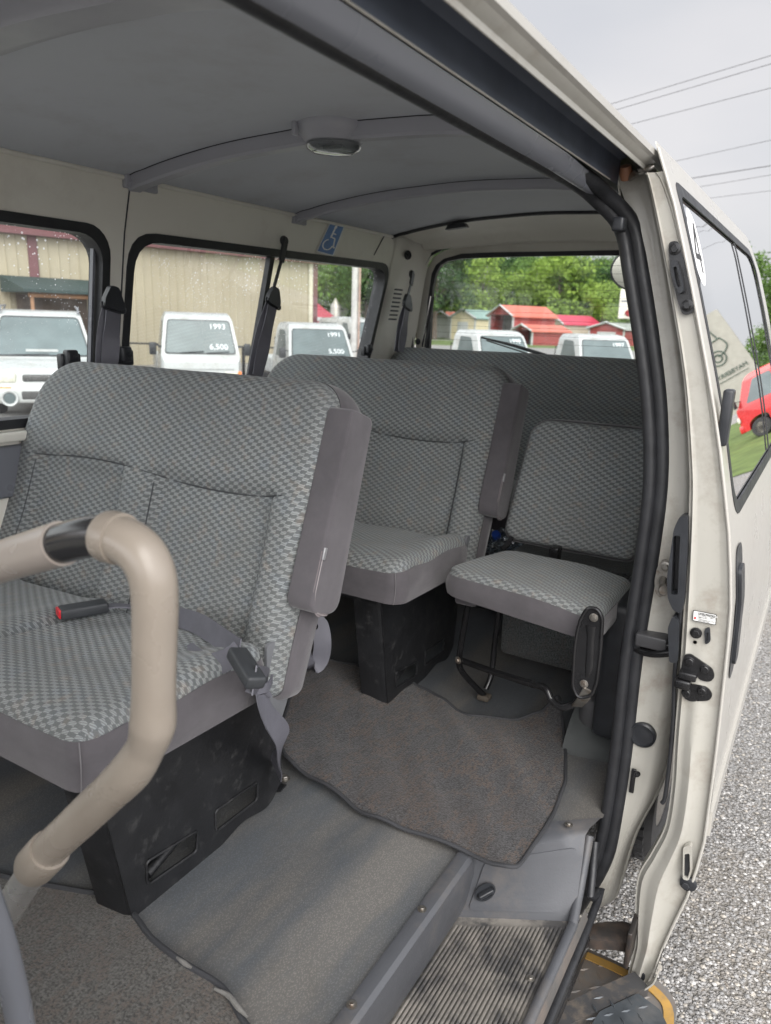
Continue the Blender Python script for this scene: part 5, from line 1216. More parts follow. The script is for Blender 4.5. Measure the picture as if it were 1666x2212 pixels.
def kei(label, loc, rz, group, col=WHT, bumper=None, price=None, roofw=0., name='pickup_truck', bed=True, blue=False, signal=ORG, zs=.97):
    t = thing(name, label, 'truck', loc, rz, group)
    bumper = bumper or col
    hw = hwf(1.39, .95, 1.78, .16)
    out = [(0.0, .30), (-.02, .62), (.0, .93), (.10, 1.02), (.40, 1.64), (.52, 1.745), (.85, 1.785), (1.22, 1.765), (1.30, 1.68), (1.34, 1.0), (1.34, .34), (.75, .34), (.72, .60), (.42, .62), (.22, .50), (.20, .30)]
    B_ = body(out, hw, [.03, .05, .04, .05, .08, .1, .1, .06, .06, .03, .02, .1, .1, .1, .1, .02], (.95, 1.1, 1.3, 1.5, 1.65, 1.74)).build('cab', col, t, local=True)
    # windscreen
    def ws(u, v, w): z = 1.06+v*.57; y = .10+(z-1.02)/.62*.30; return Vector((u*(hw(z)-.075), y-.014-w, z))
    MB().plate(rpoly([(-1, 0), (1, 0), (1, 1), (-1, 1)], .10), (), .006, ws, [(0, c) for c in (-.6, -.3, 0, .3, .6)]).build('windscreen', CGL, t, local=True)
    MB().plate(rpoly([(-1.03, -.035), (1.03, -.035), (1.03, 1.03), (-1.03, 1.03)], .11), (), .002, lambda u, v, w: ws(u, v, w-.003), [(0, c) for c in (-.6, -.3, 0, .3, .6)]).build('windscreen_seal', RUBW, t, local=True)
    for s in (-1, 1):
        b = MB().plate(rpoly([(.30, 1.03), (.62, 1.60), (1.05, 1.62), (1.10, 1.03)], .06), (), .004, lambda y, z, w: Vector((s*(hw(z)+.002+w), y, z)), [(1, 1.3), (1, 1.5)]); b.build('side_window', DGL, t, local=True)
        b = MB().tube([(s*(hw(1.3)+.01), .20, 1.16), (s*(.80), .10, 1.20)], .010); b.box(s*.82-.06, s*.82+.06, .06, .12, 1.02, 1.24, bev=.02); b.build('wing_mirror', BLK, t, local=True)
        # headlamp and indicator
        b = MB().box(s*.54-.13, s*.54+.09, -.032, 0, .60, .74, bev=.012); b.build('headlamp', LENS, t, local=True)
        b = MB().box(s*.67-.035, s*.67+.022, -.030, .03, .60, .74, bev=.008); b.build('indicator', signal, t, local=True)
        b = MB().plate(rpoly([(.28, .42), (.28, .98), (.40, 1.0), (.46, 1.0), (.30, .99), (.30, .42)], .0), (), .0, lambda y, z, w: Vector((s*(hw(z)+.002), y, z)))
        # headrest silhouettes seen through the windscreen
        M2 = Matrix.Translation((s*.33, .315, 1.42))
        MB().box(-.12, .12, -.002, .002, -.10, .10, bev=.0015, M=Matrix.Translation((s*.33, .105+(1.42-1.02)/.62*.30-.030, 1.40)) @ Matrix.Rotation(-.45, 4, 'X')).build('headrest', HEADR, t, local=True)
    MB().tube([(-.35, .09, 1.06), (.05, .10, 1.09)], .008).build('wiper', BLK, t, local=True); MB().tube([(.10, .09, 1.06), (.50, .10, 1.09)], .008).build('wiper', BLK, t, local=True)
    MB().box(-.69, .69, -.06, .06, .28, .50, bev=.03).build('bumper', bumper, t, local=True)
    MB().box(-.17, .17, -.068, -.055, .33, .44, bev=.004).build('number_plate', simple('blank_plate', (.5, .5, .48), .5), t, local=True)
    MB().box(-.56, .56, -.024, -.01, .77, .785).build('panel_line', simple('panel_line_grey', (.35, .36, .36), .6), t, local=True)
    if blue: MB().box(.16, .30, .0, .006, -.24, .22, M=Matrix.Translation((.10, .27, 1.36)) @ Matrix.Rotation(-.45, 4, 'X')).build('blue_paper', simple('blue_paper', (.10, .28, .55), .6), t, local=True)
    for k, tx in enumerate(price or ()):
        z = 1.53-k*.36; y = .10+(z-1.02)/.62*.30-.026
        M2 = Matrix.Translation((.32, y, z)) @ Matrix.Rotation(PI/2-.45, 4, 'X')
        text_mesh(tx, .15, 'painted_price', CHALK, t, M2, .001, local=True)
    if bed:
        MB().box(-.68, .68, 1.40, 3.2, .60, .66, bev=.01).build('bed_floor', col, t, local=True)
        for s in (-1, 1): MB().box(s*.68-.02, s*.68+.02, 1.40, 3.2, .62, .93, bev=.008).build('bed_side', col, t, local=True)
        MB().box(-.68, .68, 3.17, 3.21, .62, .93, bev=.008).build('tailgate', col, t, local=True)
        MB().tube([(-.62, 1.42, .93), (-.62, 1.42, 1.42), (.62, 1.42, 1.42), (.62, 1.42, .93)], .016).build('rear_guard', BLKM, t, local=True)
        MB().box(-.5, .5, .6, 3.1, .30, .58).build('chassis', BLKM, t, local=True)
    else:
        b2 = body([(1.30, .34), (1.30, 1.72), (1.5, 1.80), (3.0, 1.78), (3.15, 1.6), (3.2, .9), (3.2, .34)], hw, .06, (.95, 1.3, 1.6)); b2.build('load_body', col, t, local=True)
        for s in (-1, 1): MB().plate(rpoly([(1.5, 1.05), (1.5, 1.60), (2.9, 1.60), (2.95, 1.05)], .06), (), .004, lambda y, z, w: Vector((s*(hw(z)+.004+w), y, z)), [(1, 1.3)]).build('side_window', DGL, t, local=True)
    t.scale = (1, 1, zs)
    wheels(t, [(-.60, .47, ), (.60, .47), (-.60, 2.55), (.60, 2.55)], .26, .15, STEEL)
    return t
def facing(p, dyaw=0.): return math.atan2(-p.x, p.y)+dyaw
GR_ = 'white small trucks parked in the lot'
p = G(434, 13.0); TK_ = kei('white small truck with 1993 painted on its windscreen, before the beige wall', p, facing(p, .10), GR_, price=('1993', '6,500'))
p = G(700, 14.6); kei('white small truck with blue paper behind its windscreen near the warehouse corner', p, facing(p, .32), GR_, price=('1991', '5,500'), blue=True, zs=.90)
p = G(1108, 15.5); kei('white small truck behind the rear wiper in the rear window', p, facing(p, .62), GR_, price=('1998',), zs=.88)
p = G(1330, 15.8); kei('white small truck at the right end of the rear window, dashboard cover showing', p, facing(p, .55), GR_, price=('1997',), zs=.87)
p = G(800, 27.); kei('far white van partly hidden by the window latch', p, facing(p, .5), GR_, bed=False)
# SUV
def suv(label, loc, rz):
    t = thing('sport_utility_car', label, 'car', loc, rz)
    hw = hwf(1.66, .85, 1.70, .24)
    out = [(0, .32), (-.04, .50), (.0, .66), (.10, .76), (.60, .86), (.85, .90), (1.45, 1.58), (1.75, 1.66), (3.3, 1.68), (3.75, 1.5), (3.85, 1.0), (3.9, .5), (3.4, .40), (3.3, .62), (2.85, .62), (2.75, .34), (1.15, .34), (1.05, .60), (.50, .60), (.40, .34)]
    body(out, hw, [.05, .06, .06, .06, .1, .08, .1, .1, .15, .1, .05, .05, .05, .1, .1, .05, .05, .1, .1, .05], (.7, .9, 1.0, 1.1, 1.3, 1.5)).build('body', WHT, t, local=True)
    def ws(u, v, w): z = .95+v*.60; y = .85+(z-.90)/.68*.60-.014; return Vector((u*(hw(z)-.07), y-.008-w, z))
    MB().plate(rpoly([(-1, 0), (1, 0), (1, 1), (-1, 1)], .10), (), .006, ws, [(0, 0)]).build('windscreen', CGL, t, local=True)
    MB().plate(rpoly([(-1.03, -.04), (1.03, -.04), (1.03, 1.04), (-1.03, 1.04)], .12), (), .002, lambda u, v, w: ws(u, v, w-.002), [(0, 0)]).build('windscreen_seal', RUBW, t, local=True)
    MB().box(-.25, .25, .90, .912, 1.0, 1.04, M=None).build('dash_paper', WHT, t, local=True)
    for s in (-1, 1):
        MB().plate(rpoly([(1.15, .98), (1.60, 1.54), (3.2, 1.56), (3.5, .98)], .06), (), .004, lambda y, z, w: Vector((s*(hw(z)+.002+w), y, z)), [(1, 1.3)]).build('side_window', DGL, t, local=True)
        MB().box(s*.58-.20, s*.58+.20, -.05, .10, .55, .72, bev=.05).build('headlamp', LENS, t, local=True)
        MB().box(s*.60-.16, s*.60+.14, -.085, -.02, .45, .50, bev=.008).build('indicator', ORG, t, local=True)
        fl = MB().lathe([(0, .0), (.085, .0), (.095, .03), (.12, .035), (.13, 0)], 28, Matrix.Translation((s*.50, -.10, .33)) @ Matrix.Rotation(PI/2, 4, 'X')).build('fog_lamp_ring', WHT, t, local=True)
        MB().lathe([(0, .02), (.085, .012)], 28, Matrix.Translation((s*.50, -.10, .33)) @ Matrix.Rotation(PI/2, 4, 'X')).build('fog_lamp', DGL, fl, local=True)
        MB().tube([(s*.62, 1.5, 1.64), (s*.62, 1.75, 1.73), (s*.62, 3.2, 1.75), (s*.66, 3.35, 1.67)], .018).build('roof_rail', TRIM, t, local=True)
        MB().box(s*.92-.10, s*.92+.10, 1.05, 1.15, .98, 1.14, bev=.04).build('wing_mirror', WHT, t, local=True)
    MB().box(-.30, .30, -.058, .0, .58, .69, bev=.03).build('grille', simple('grille_dark', (.06, .06, .06), .5, var=.5, vs=40), t, local=True)
    MB().box(-.80, .80, -.09, .10, .24, .52, bev=.06).build('bumper', WHT, t, local=True)
    MB().box(-.33, .33, -.104, -.05, .30, .44, bev=.03).build('lower_grille', simple('lower_grille_dark', (.04, .04, .04), .6), t, local=True)
    MB().tube([(-.5, .87, .945), (.1, .88, .96)], .010).build('wiper', BLK, t, local=True)
    wheels(t, [(-.70, .78), (.70, .78), (-.70, 3.05), (.70, 3.05)], .34, .2, STEEL)
    return t
p = G(84, 11.6); suv('white sport utility car with round fog lamps parked nearest, in the left side window', p, facing(p, -.02))
# red truck and lot sign, mirrored in the door glass
kei('red small truck on the grass, seen only as a reflection in the door window', Vector((2.00, 20.4, 0)), PI/2+.25, None, REDP, REDP, None, signal=LENS)
SG = thing('lot_sign', 'pale sign board with an outlined old truck drawing, mirrored in the door window', 'sign', (2.8, 22.5, 0))
SGW = simple('weathered_sign_board', (.30, .295, .255), .7, var=.08)
th_ = .07
MS = Matrix.Translation((2.85, 22.5, 2.45)) @ Matrix.Rotation(th_, 4, 'Y') @ Matrix.Scale(1.3, 4)
bd = rpoly([(-.95, -1.3), (.75, -1.3), (.75, 1.15), (.60, 1.45), (.45, 1.2), (-.2, 1.0), (-.95, .95)], .03)
MB().plate(bd, (), .05, lambda u, v, w: MS @ Vector((u, -.03+w, v))).build('board', SGW, SG, False)
INK = simple('dark_green_ink', (.05, .08, .06), .6)
b = MB()
def ink(pts, r=.018): b.tube([MS @ Vector((a, -.04, c)) for a, c in pts], r, n=6, smooth=4)
ink([(-.62, .42), (-.50, .80), (-.20, .86), (-.02, .60), (.0, .36)]); ink([(-.66, .40), (-.72, .20), (-.60, .08), (-.45, .05)]); ink([(-.66, .40), (.0, .36), (.55, .30), (.58, .05), (.3, .02)]); ink([(-.50, .70), (-.25, .76), (-.12, .52), (-.50, .50)])
for cx, cy, r in ((-.42, .02, .16), (.36, -.02, .13)): ink([(cx+r*math.cos(a*.5), cy+r*math.sin(a*.5)) for a in range(14)]); ink([(cx+r*.5*math.cos(a*.5), cy+r*.5*math.sin(a*.5)) for a in range(14)])
for k in range(5): ink([(.02, .30-k*.06), (.55, .26-k*.06)], .010)
b.build('truck_drawing', INK, SG)
MT = MS @ Matrix.Translation((-.08, -.045, 0)) @ Matrix.Rotation(PI/2, 4, 'X')
text_mesh('MAYBERRY MINI TRUCKS', .135, 'lettering', INK, SG, MT @ Matrix.Translation((0, -.38, 0)), .004)
MB().box(-.8, .6, -.05, -.04, -.50, -.49, M=MS).build('rule', INK, SG)
for x in (-.7, .5): MB().tube([MS @ Vector((x, .05, -1.2)), Vector(((MS @ Vector((x, .05, -1.2))).x, 22.55, 0))], .05).build('post', SGW, SG)

# ------------------------------------------------------------------ warehouse
cA, cB = P(684, 558, z=CH+2.25), P(289, 516, z=CH+2.25)
dW = (cB-cA); dW.z = 0; dW.normalize(); nW = Vector((-dW.y, dW.x, 0))
if nW.dot(Vector((0, 0, 0))-cA) < 0: nW = -nW     # outward, towards the lot
HW_ = CH+2.25
def wpt(s, o_, z): q = cA + dW*s + nW*o_; return Vector((q.x, q.y, z))
WB = thing('metal_warehouse', 'long beige ribbed metal warehouse with maroon eaves behind the parked cars', 'building', wpt(12, -6, 0))
BEW = simple('beige_ribbed_metal', (.37, .325, .235), .55, var=.06, vs=.6, dirt=(.32, .28, .20), ds=1, dlo=.5, dhi=.8)
MAR = simple('maroon_trim', (.14, .055, .06), .5, var=.1)
LEN = 46
b = MB()
q = [wpt(0, 0, 0), wpt(LEN, 0, 0), wpt(LEN, -14, 0), wpt(0, -14, 0)]
b.add([*q, *[v+Vector((0, 0, HW_)) for v in q], (q[0]+q[3])/2+Vector((0, 0, HW_+2.0)), (q[1]+q[2])/2+Vector((0, 0, HW_+2.0))], [(0, 1, 5, 4), (1, 2, 6, 9, 5), (2, 3, 7, 6), (3, 0, 4, 8, 7)])
for i in range(int(LEN/.30)):
    s = .15+i*.30; w = .016 if i % 3 else .03
    b.add([wpt(s-w, .001, 0), wpt(s, .028, 0), wpt(s+w, .001, 0), wpt(s-w, .001, HW_-.02), wpt(s, .028, HW_-.02), wpt(s+w, .001, HW_-.02)], [(0, 1, 4, 3), (1, 2, 5, 4)])
b.build('ribbed_wall', BEW, WB, False)
b = MB().add([wpt(-.3, .35, HW_-.02), wpt(LEN, .35, HW_-.02), wpt(LEN, -7, HW_+2.1), wpt(-.3, -7, HW_+2.1), wpt(LEN, -14.3, HW_-.02), wpt(-.3, -14.3, HW_-.02)], [(0, 1, 2, 3), (3, 2, 4, 5)]); b.build('roof', simple('maroon_metal_roof', (.20, .10, .10), .4, var=.1), WB, False)
b = MB().add([wpt(-.3, .36, HW_-.22), wpt(LEN, .36, HW_-.22), wpt(LEN, .36, HW_), wpt(-.3, .36, HW_), wpt(-.3, .0, HW_-.22), wpt(LEN, .0, HW_-.22)], [(0, 1, 2, 3), (0, 4, 5, 1)]); b.build('eaves_trim', MAR, WB, False)
def strip(s, w, nm, mat, z0=0, z1=None):
    z1 = z1 or HW_-.2
    q = [wpt(s, .03, z0), wpt(s+w, .03, z0), wpt(s+w, .08, z0), wpt(s, .08, z0)]
    MB().add([*q, *[Vector((v.x, v.y, z1)) for v in q]], [(0, 1, 5, 4), (1, 2, 6, 5), (2, 3, 7, 6), (3, 0, 4, 7), (4, 5, 6, 7), (3, 2, 1, 0)]).build(nm, mat, WB, False)
strip(0, .22, 'corner_trim', MAR); strip(.24, .18, 'pale_corner_strip', simple('pale_trim', (.6, .56, .44), .5))
def wparam(px, z):      # distance along the wall seen at px
    d = ray(px, 620); o0 = Vector((0, 0, CH)); den = d.dot(nW); t = ((cA-o0).dot(nW))/den; q = o0+d*t; return (q-cA).dot(dW)
sdp = wparam(76, 0); strip(sdp-.12, .26, 'downpipe', MAR)
# timber entry canopy against the wall
s1, s0 = wparam(14, 0), wparam(196, 0)
CN = thing('entry_canopy', 'timber entry shelter with green roof against the beige warehouse wall', 'canopy', wpt(s0, 1, 0))
WOOD = simple('stained_timber', (.28, .15, .08), .7, var=.2)
zc1 = P(100, 604, x=wpt((s0+s1)/2, 1.2, 0).x).z; zc0 = zc1-.28
MB().add([wpt(s0-.2, 1.8, zc0), wpt(s1+.2, 1.8, zc0), wpt(s1+.2, .1, zc1+.1), wpt(s0-.2, .1, zc1+.1), wpt(s0-.2, 1.8, zc0-.08), wpt(s1+.2, 1.8, zc0-.08), wpt(s1+.2, .1, zc0-.08), wpt(s0-.2, .1, zc0-.08)], [(0, 1, 2, 3), (4, 5, 6, 7), (0, 1, 5, 4), (1, 2, 6, 5), (2, 3, 7, 6), (3, 0, 4, 7)]).build('canopy_roof', simple('green_shingle', (.03, .05, .048), .8, var=.2, vs=10), CN, False)
MB().tube([wpt(s0, 1.6, zc0-.14), wpt(s1, 1.6, zc0-.14)], .07, n=4).build('beam', WOOD, CN, False)
for s in (s0+.1, s1-.1): MB().tube([wpt(s, 1.55, 0), wpt(s, 1.55, zc0-.1)], .06, n=4).build('post', WOOD, CN, False)
MB().add([wpt(s0+.2, .12, 0), wpt(s1-.2, .12, 0), wpt(s1-.2, .12, zc0-.12), wpt(s0+.2, .12, zc0-.12)], [(0, 1, 2, 3)]).build('back_wall', simple('dark_boarding', (.10, .075, .06), .8, var=.3, vs=4), CN, False)
# rail fence between cars and wall
FN = thing('cable_fence', 'low dark cable fence running behind the small trucks', 'fence', G(400, 17))
a, c = G(200, 17.5, .98), G(700, 17.5, .98); d_2 = c-a
MB().tube([a-d_2*.5, c+d_2*.0], .02).build('rail', BLKM, FN)
for i in range(5): q = a+d_2*(i/4-.1); MB().tube([(q.x, q.y, 0), (q.x, q.y, 1.0)], .04).build('post', BLKM, FN)
# ------------------------------------------------------------------ sheds
def shed(label, px, depth, w, L_, h, rise, rz, wall, roof, open_front=False, door=None, base=None, name='storage_shed'):
    p = G(px, depth); t = thing(name, label, 'shed', p, facing(p, rz))
    b = MB().add([(-w/2, 0, 0), (w/2, 0, 0), (w/2, L_, 0), (-w/2, L_, 0), (-w/2, 0, h), (w/2, 0, h), (w/2, L_, h), (-w/2, L_, h), (0, 0, h+rise), (0, L_, h+rise)],
        ([(4, 5, 8)] if open_front else [(0, 1, 5, 8, 4)])+[(1, 2, 6, 5), (2, 3, 7, 9, 6), (3, 0, 4, 7)]); b.build('wall', wall, t, False, local=True)
    o = .25; k = rise/(w/2)*o
    MB().add([(-w/2-o, -o, h-k), (0, -o, h+rise), (w/2+o, -o, h-k), (-w/2-o, L_+o, h-k), (0, L_+o, h+rise), (w/2+o, L_+o, h-k)]+[(-w/2-o, -o, h-k-.1), (0, -o, h+rise-.1), (w/2+o, -o, h-k-.1), (-w/2-o, L_+o, h-k-.1), (0, L_+o, h+rise-.1), (w/2+o, L_+o, h-k-.1)], [(0, 1, 4, 3), (1, 2, 5, 4), (6, 7, 10, 9), (7, 8, 11, 10), (2, 5, 11, 8), (0, 3, 9, 6)]).build('roof', roof, t, False, local=True)
    WT = WHT
    MB().tube([(-w/2-o, -o-.02, h-k), (0, -o-.02, h+rise), (w/2+o, -o-.02, h-k)], .09, n=4).build('gable_trim', WT, t, False, local=True)
    for s in (-1, 1): MB().box(s*w/2-.07, s*w/2+.07, -.05, .09, 0, h).build('corner_board', WT, t, False, local=True)
    if open_front: MB().box(-w/2+.1, w/2-.1, 1.5, 1.6, 0, h-.05).build('inner_wall', simple('dark_inside', (.10, .10, .10), .8, var=.5, vs=3), t, False, local=True)
    if door: MB().box(-door/2, door/2, -.03, .02, 0, h*.78).build('door', WT, t, False, local=True)
    if base: MB().box(w/2-.0, w/2+.03, 0, L_, 0, .75).build('base_band', base, t, False, local=True)
    return t
CORAL = simple('coral_metal_roof', (.50, .135, .095), .45, var=.06); REDW = simple('barn_red_siding', (.27, .05, .045), .7, var=.12, vs=3)
CRM = simple('cream_siding', (.62, .54, .36), .7); GRNR = simple('sage_metal_roof', (.22, .33, .30), .45); WSD = simple('white_siding', (.55, .55, .53), .7); GRN = simple('dark_green_band', (.05, .12, .09), .7)
MAG = simple('magenta_metal_roof', (.45, .04, .08), .45)
shed('white and red shed with a coral roof, leftmost beyond the road', 955, 82, 3.4, 4.5, 2.1, .75, -.75, WSD, CORAL, base=REDW)
shed('cream shed with sage green roof and a tall white door', 1000, 76, 3.0, 6.5, 2.3, .75, -.62, CRM, GRNR, door=1.3, base=GRN)
shed('big barn-red shed with coral roof and open bay', 1082, 68, 3.4, 5.0, 2.55, .85, -.90, REDW, CORAL, True)
shed('low red lean-to shed with coral roof before the big red one', 1132, 65, 2.6, 3.9, 1.30, .45, -.95, REDW, CORAL, True)
shed('small shed with magenta roof and board fence below', 1196, 76, 4.0, 4.2, 2.0, .8, -1.0, simple('tan_boards', (.40, .34, .26), .8), MAG)
shed('small red shed with white roof and white roll-up door', 1312, 72, 3.6, 5.0, 1.65, .55, -.45, REDW, WHT, door=1.9)
# ------------------------------------------------------------------ poles, tank, kiosk
t = thing('utility_pole', 'pale metal utility pole beyond the warehouse corner', 'pole', G(766, 24))
q = G(766, 24); MB().tube([(q.x, q.y, 0), (q.x, q.y, 9)], [.12, .09], n=14).build('pole_shaft', simple('pale_galvanised', (.45, .44, .43), .6), t)
q2 = q+Vector((.17, 0, 0)); MB().tube([(q2.x, q2.y, 0), (q2.x, q2.y, 6)], .035, n=8).build('conduit', simple('rust_conduit', (.36, .25, .21), .6), t)
q = G(725, 55); t = thing('silver_tank', 'silver tank with a conical top beside the trees', 'tank', q)
MB().lathe([(.40, 1.2), (.40, 2.6), (.05, 3.15), (0, 3.15)], 24, Matrix.Translation(q)).build('tank_shell', STEEL, t)
for s in (-.3, .3): MB().tube([q+Vector((s, 0, 0)), q+Vector((s, 0, 1.3))], .05).build('leg', STEEL, t)
q = G(690, 50); t = thing('red_banner_tent', 'dark red tent with white lettering bars at the warehouse corner', 'tent', q, facing(q, .2))
MB().add([(-1.5, 0, 0), (1.5, 0, 0), (1.5, 2, 0), (-1.5, 2, 0), (-1.5, 0, 1.9), (1.5, 0, 1.5), (1.5, 2, 1.5), (-1.5, 2, 1.9), (-.4, 1, 3.0)], [(0, 1, 5, 4), (1, 2, 6, 5), (4, 5, 8), (5, 6, 8), (6, 7, 8), (7, 4, 8), (3, 0, 4, 7)]).build('tent_cover', simple('dark_red_canvas', (.30, .03, .05), .7), t, False, local=True)
for z in (1.5, 1.0): MB().box(-1.2, .9, -.03, -.01, z, z+.25).build('white_bar', WHT, t, False, local=True)
q = G(749, 40); t = thing('canopied_cart', 'small pale canopied cart beyond the corner truck', 'cart', q, facing(q, .3))
MB().box(-.6, .6, -1, 1, 1.72, 1.80, bev=.03).build('cart_roof', WHT, t, local=True); MB().box(-.55, .55, -.9, .9, .35, .85, bev=.1).build('cart_body', BEW, t, local=True)
for x in (-.5, .5):
    for y in (-.85, .85): MB().tube([(x, y, .8), (x, y, 1.75)], .02).build('roof_post', BLKM, t, local=True)
wheels(t, [(-.5, -.65), (.5, -.65), (-.5, .65), (.5, .65)], .22, .12, STEEL)
q = P(1378, 645, y=28); q.z = 0; t = thing('roadside_sign', 'white box sign with a red spot, at the right edge of the rear window', 'sign', q, facing(q, -.3))
MB().box(-.62, .9, -.1, .1, 2.02, 3.05, bev=.04).build('sign_box', simple('pale_sign_face', (.70, .66, .58), .5), t, local=True)
MB().lathe([(0, 0), (.22, 0)], 20, Matrix.Translation((-.15, -.115, 2.22)) @ Matrix.Rotation(PI/2, 4, 'X') @ Matrix.Diagonal((1, .6, 1, 1))).build('red_spot', REDP, t, local=True)
MB().box(-.55, .85, -.112, -.1, 2.60, 2.66).build('grey_band', TRIM, t, local=True); MB().tube([(.2, 0, 0), (.2, 0, 2.1)], .07).build('post', STEEL, t, local=True)
# overhead lines
wl_ = [((1320, 225), (1666, 120)), ((1330, 238), (1666, 138)), ((1365, 268), (1666, 190)), ((1475, 345), (1666, 303)), ((1515, 382), (1666, 358)), ((1535, 400), (1666, 378)), ((1560, 425), (1666, 412))]
wlab = ['highest', 'second highest', 'third highest', 'fourth highest', 'fifth highest', 'sixth highest', 'lowest']
WIRE = simple('wire_black', (.13, .13, .135), .6)
for i, (a, c) in enumerate(wl_):
    z = 9.5-i*.25; p0, p1 = P(*a, z=z), P(*c, z=z); d = p1-p0; L_ = d.length; d.normalize()
    pts = [p0+d*(k*8-40) for k in range(16)]
    pts = [q+Vector((0, 0, .0012*(k-7)**2*4*.3)) for k, q in enumerate(pts)]
    o = MB().tube(pts, .011 if i != 4 else .020, n=6).build('overhead_line', WIRE); tag(o, f'{wlab[i]} overhead line crossing the grey sky above the open door', 'wire', 'overhead power lines')
# ------------------------------------------------------------------ trees and the hill
def leafmat(name, c):
    n = N(name); oi = n.new('ShaderNodeObjectInfo'); o = n.coord(); g = n.new('ShaderNodeNewGeometry')
    col = n.mix(n.noise(.45, 3, o), tuple(x*.75 for x in c), tuple(x*1.3 for x in c)); col = n.mix(n.ramp(g.outputs['Random Per Island'], 0, 1, 0, .6), col, (c[0]*1.5, c[1]*1.35, c[2]*1.1))
    n.base(col, .7, spec=.2)
    n.b.inputs['Subsurface Weight'].default_value = 0
    tr = n.new('ShaderNodeBsdfTranslucent'); n.set(tr.inputs[0], col); ms = n.new('ShaderNodeMixShader'); ms.inputs[0].default_value = .35
    n.t.links.new(n.b.outputs[0], ms.inputs[1]); n.t.links.new(tr.outputs[0], ms.inputs[2]); n.t.links.new(ms.outputs[0], n.out.inputs[0])
    return n.m
LEAFS = [leafmat('leaf_bright', (.20, .30, .065)), leafmat('leaf_mid', (.10, .175, .05)), leafmat('leaf_dark', (.04, .085, .03)), leafmat('leaf_blue', (.055, .10, .05))]
BARK = simple('bark', (.12, .095, .075), .9, var=.3, vs=8)
def crown_mesh(seed, H, Rr, mat, ncl=26, per=95, ls=.30):
    r = random.Random(seed); b = MB()
    cl = []
    for i in range(ncl):
        a = r.random()*2*PI; t = r.random(); zz = H*(.30+.68*t); rad = Rr*math.sin(PI*min(1, max(.08, (t*.82+.16))))**.7*(.35+.65*r.random()); cl.append((Vector((math.cos(a)*rad, math.sin(a)*rad, zz)), Rr*(.25+.25*r.random())))
    cl.append((Vector((0, 0, H*.9)), Rr*.35))
    for c, cr_ in cl:
        for k in range(per):
            d = Vector((r.gauss(0, 1), r.gauss(0, 1), r.gauss(0, .8))).normalized(); q = c+d*cr_*(.65+.4*r.random()); s = ls*(.6+.8*r.random())
            u = Vector((r.gauss(0, 1), r.gauss(0, 1), r.gauss(0, 1))).normalized(); w = u.cross(d if abs(u.dot(d)) < .95 else Vector((0, 0, 1))).normalized()
            b.add([q+u*s*.5, q+w*s*.35, q-u*s*.5, q-w*s*.35], [(0, 1, 2, 3)])
    me = bpy.data.meshes.new('crown'); me.from_pydata([tuple(v) for v in b.v], [], b.f); me.materials.append(mat); return me
def trunk_mesh(seed, H):
    r = random.Random(seed); b = MB(); b.tube([(0, 0, -.2), (.1, .05, H*.3), (0, .1, H*.6), (.05, 0, H*.9)], [.28, .2, .12, .03], n=8)
    for i in range(6):
        a = r.random()*2*PI; z = H*(.25+.08*i); b.tube([(0, 0, z), (math.cos(a)*1.1, math.sin(a)*1.1, z+.9), (math.cos(a)*1.8, math.sin(a)*1.8, z+1.8)], [.09, .05, .02], n=6)
    me = bpy.data.meshes.new('trunk'); me.from_pydata([tuple(v) for v in b.v], [], b.f); me.materials.append(BARK); return me
kinds = [('bright yellow-green', 0), ('mid green', 1), ('dark green', 2), ('blue-green', 3)]
protos = []
for i in range(8): protos.append((crown_mesh(20+i, 10, 3.6+.4*(i % 3), LEAFS[(0, 1, 1, 2, 0, 3, 2, 1)[i]], 30, 120, .42), trunk_mesh(50+i, 10), (0, 1, 1, 2, 0, 3, 2, 1)[i]))
def tree(p, h, k, label, group, rz=0, wid=1.):
    cm_, tm, kk = protos[k]; s = h/10
    t = thing('leafy_tree', label, 'tree', p, rz, group); t.scale = (s*wid, s*wid, s*.93)
    for nm, me in (('crown', cm_), ('trunk', tm)):
        o = bpy.data.objects.new(nm, me); COL.objects.link(o); o.parent = t
# hill rising behind
HM = simple('forest_floor', (.03, .055, .02), .95, var=.4, vs=.3)
rows = []
h0 = G(1100, 100); hd = (G(1500, 100)-G(700, 100)).normalized(); hn = Vector((-hd.y, hd.x, 0)); 
if hn.y < 0: hn = -hn
for i in range(24):
    rows.append([h0+hd*(-160+j*10+j*0)+hn*(i*5.5)+Vector((0, 0, 8*sm(i, 2, 22)+1.2*math.sin(j*.7+i*.4)*sm(i, 2, 22))) for j in range(34)])
tag(MB().grid(rows).build('hill', HM), None, None, None, 'structure')
r = random.Random(11)
TG_ = 'trees on the slope beyond the sheds'
descr = {0: 'bright green rounded tree beyond the sheds', 1: 'mid green tree beyond the sheds', 2: 'dark green tree beyond the sheds', 3: 'blue-green tree beyond the sheds'}
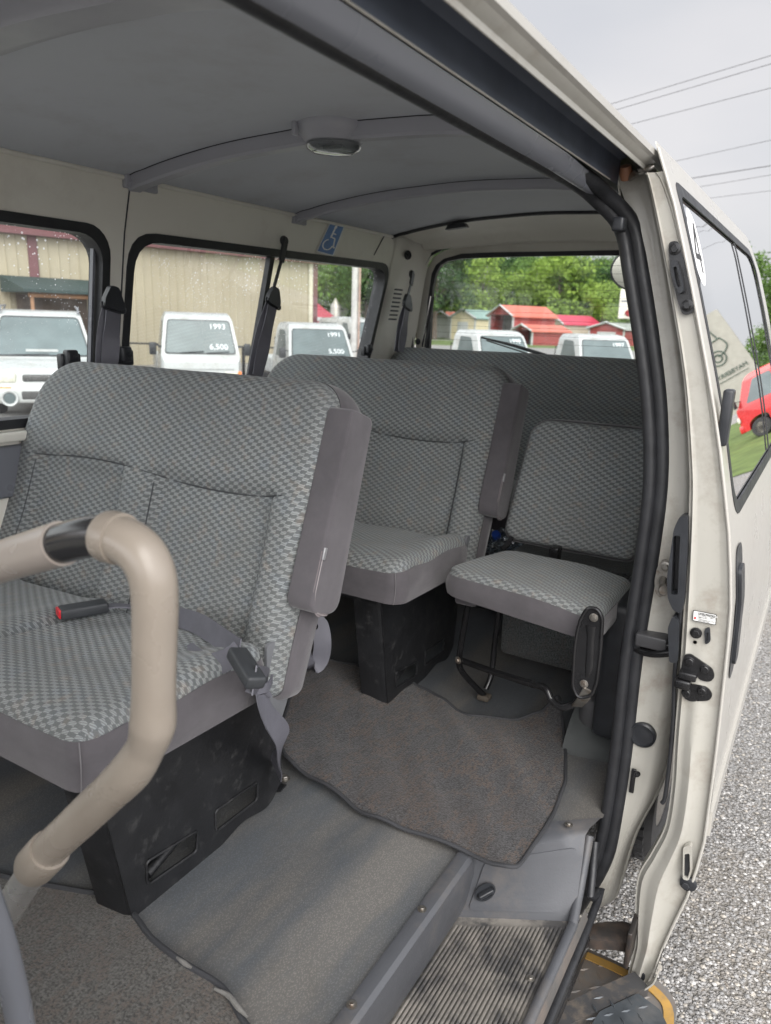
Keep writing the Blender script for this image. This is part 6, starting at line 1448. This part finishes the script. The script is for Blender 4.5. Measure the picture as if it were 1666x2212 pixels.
# front row: measured crowns (px, depth, height, proto)
for (px, dep, h, k, lab) in [(1040, 92, 10.5, 0, 'bright green spreading tree behind the cream shed'), (1000, 94, 8.5, 4, 'low bright green tree behind the leftmost shed'), (1200, 90, 12, 0, 'tall bright yellow-green tree behind the big red shed'), (1160, 96, 9.5, 4, 'bright green tree touching the big red shed roof'), (1240, 92, 10, 1, 'mid green tree above the magenta roof'),
        (1300, 78, 6.2, 4, 'low bright green tree left of the small red shed'), (1360, 84, 6.5, 1, 'low green tree behind the small red shed'), (1380, 95, 12, 3, 'blue-green tall tree near the round mirror'), (940, 74, 11, 3, 'dark blue-green tall tree at the left end of the rear window'), (905, 78, 12, 2, 'dark tall tree behind the rear corner post'),
        (690, 60, 8.6, 1, 'green tree beside the warehouse corner'), (735, 62, 9.2, 4, 'bright green tree left of the utility pole'), (790, 58, 8.8, 3, 'blue-green tree right of the utility pole'), (830, 64, 9.2, 2, 'dark green tree behind the rear side pillar'), (1735, 62, 9.2, 1, 'green tree rising beyond the open door'), (1600, 70, 9, 2, 'dark green tree behind the open door')]:
    tree(G(px, dep), h, k, lab, None, r.random()*6)
for row in range(6):
    for j in range(22):
        px = 860+j*26+(row % 2)*13+r.uniform(-8, 8); dep = 104+row*11+r.uniform(-4, 4); p = G(px, dep); k = r.choice((1, 2, 3, 5, 6, 7, 1, 0) if row > 0 else (0, 1, 4, 7, 3, 2))
        p.z = 6.*sm(row, 0, 5); kk = protos[k][2]
        lab = {0: 'bright yellow-green tree among many on the wooded slope', 1: 'mid green tree among many on the wooded slope', 2: 'dark green tree among many on the wooded slope', 3: 'blue-green tree among many on the wooded slope'}[kk]
        tree(p, r.uniform(7.4, 10.6), k, lab, {0: 'bright', 1: 'mid green', 2: 'dark', 3: 'blue-green'}[kk]+' trees on the wooded slope', r.random()*6, 1.1)
for j in range(12):
    p = G(620+j*22, 80+r.uniform(-4, 8)); k = r.choice((1, 2, 5, 7)); tree(p, r.uniform(8, 11), k, 'tree in the belt of trees left of the sheds', 'belt of trees left of the sheds', r.random()*6)
for j in range(14):
    p = Vector((-6+j*3.6+r.uniform(-1, 1), 70+r.uniform(-6, 8)-j*1.2, 0)); k = r.choice((1, 0, 2, 7)); tree(p, r.uniform(4.2, 6.8), k, 'tree in the row to the right of the van, mirrored in the door glass', 'tree row right of the van', r.random()*6)
for j in range(5):
    q = wpt(20+j*6, -20, 0); tree(q, 10.5, (1, 7, 2, 1, 5)[j], 'green treetop showing above the warehouse eaves', 'treetops above the warehouse', r.random()*6)
# ------------------------------------------------------------------ haze
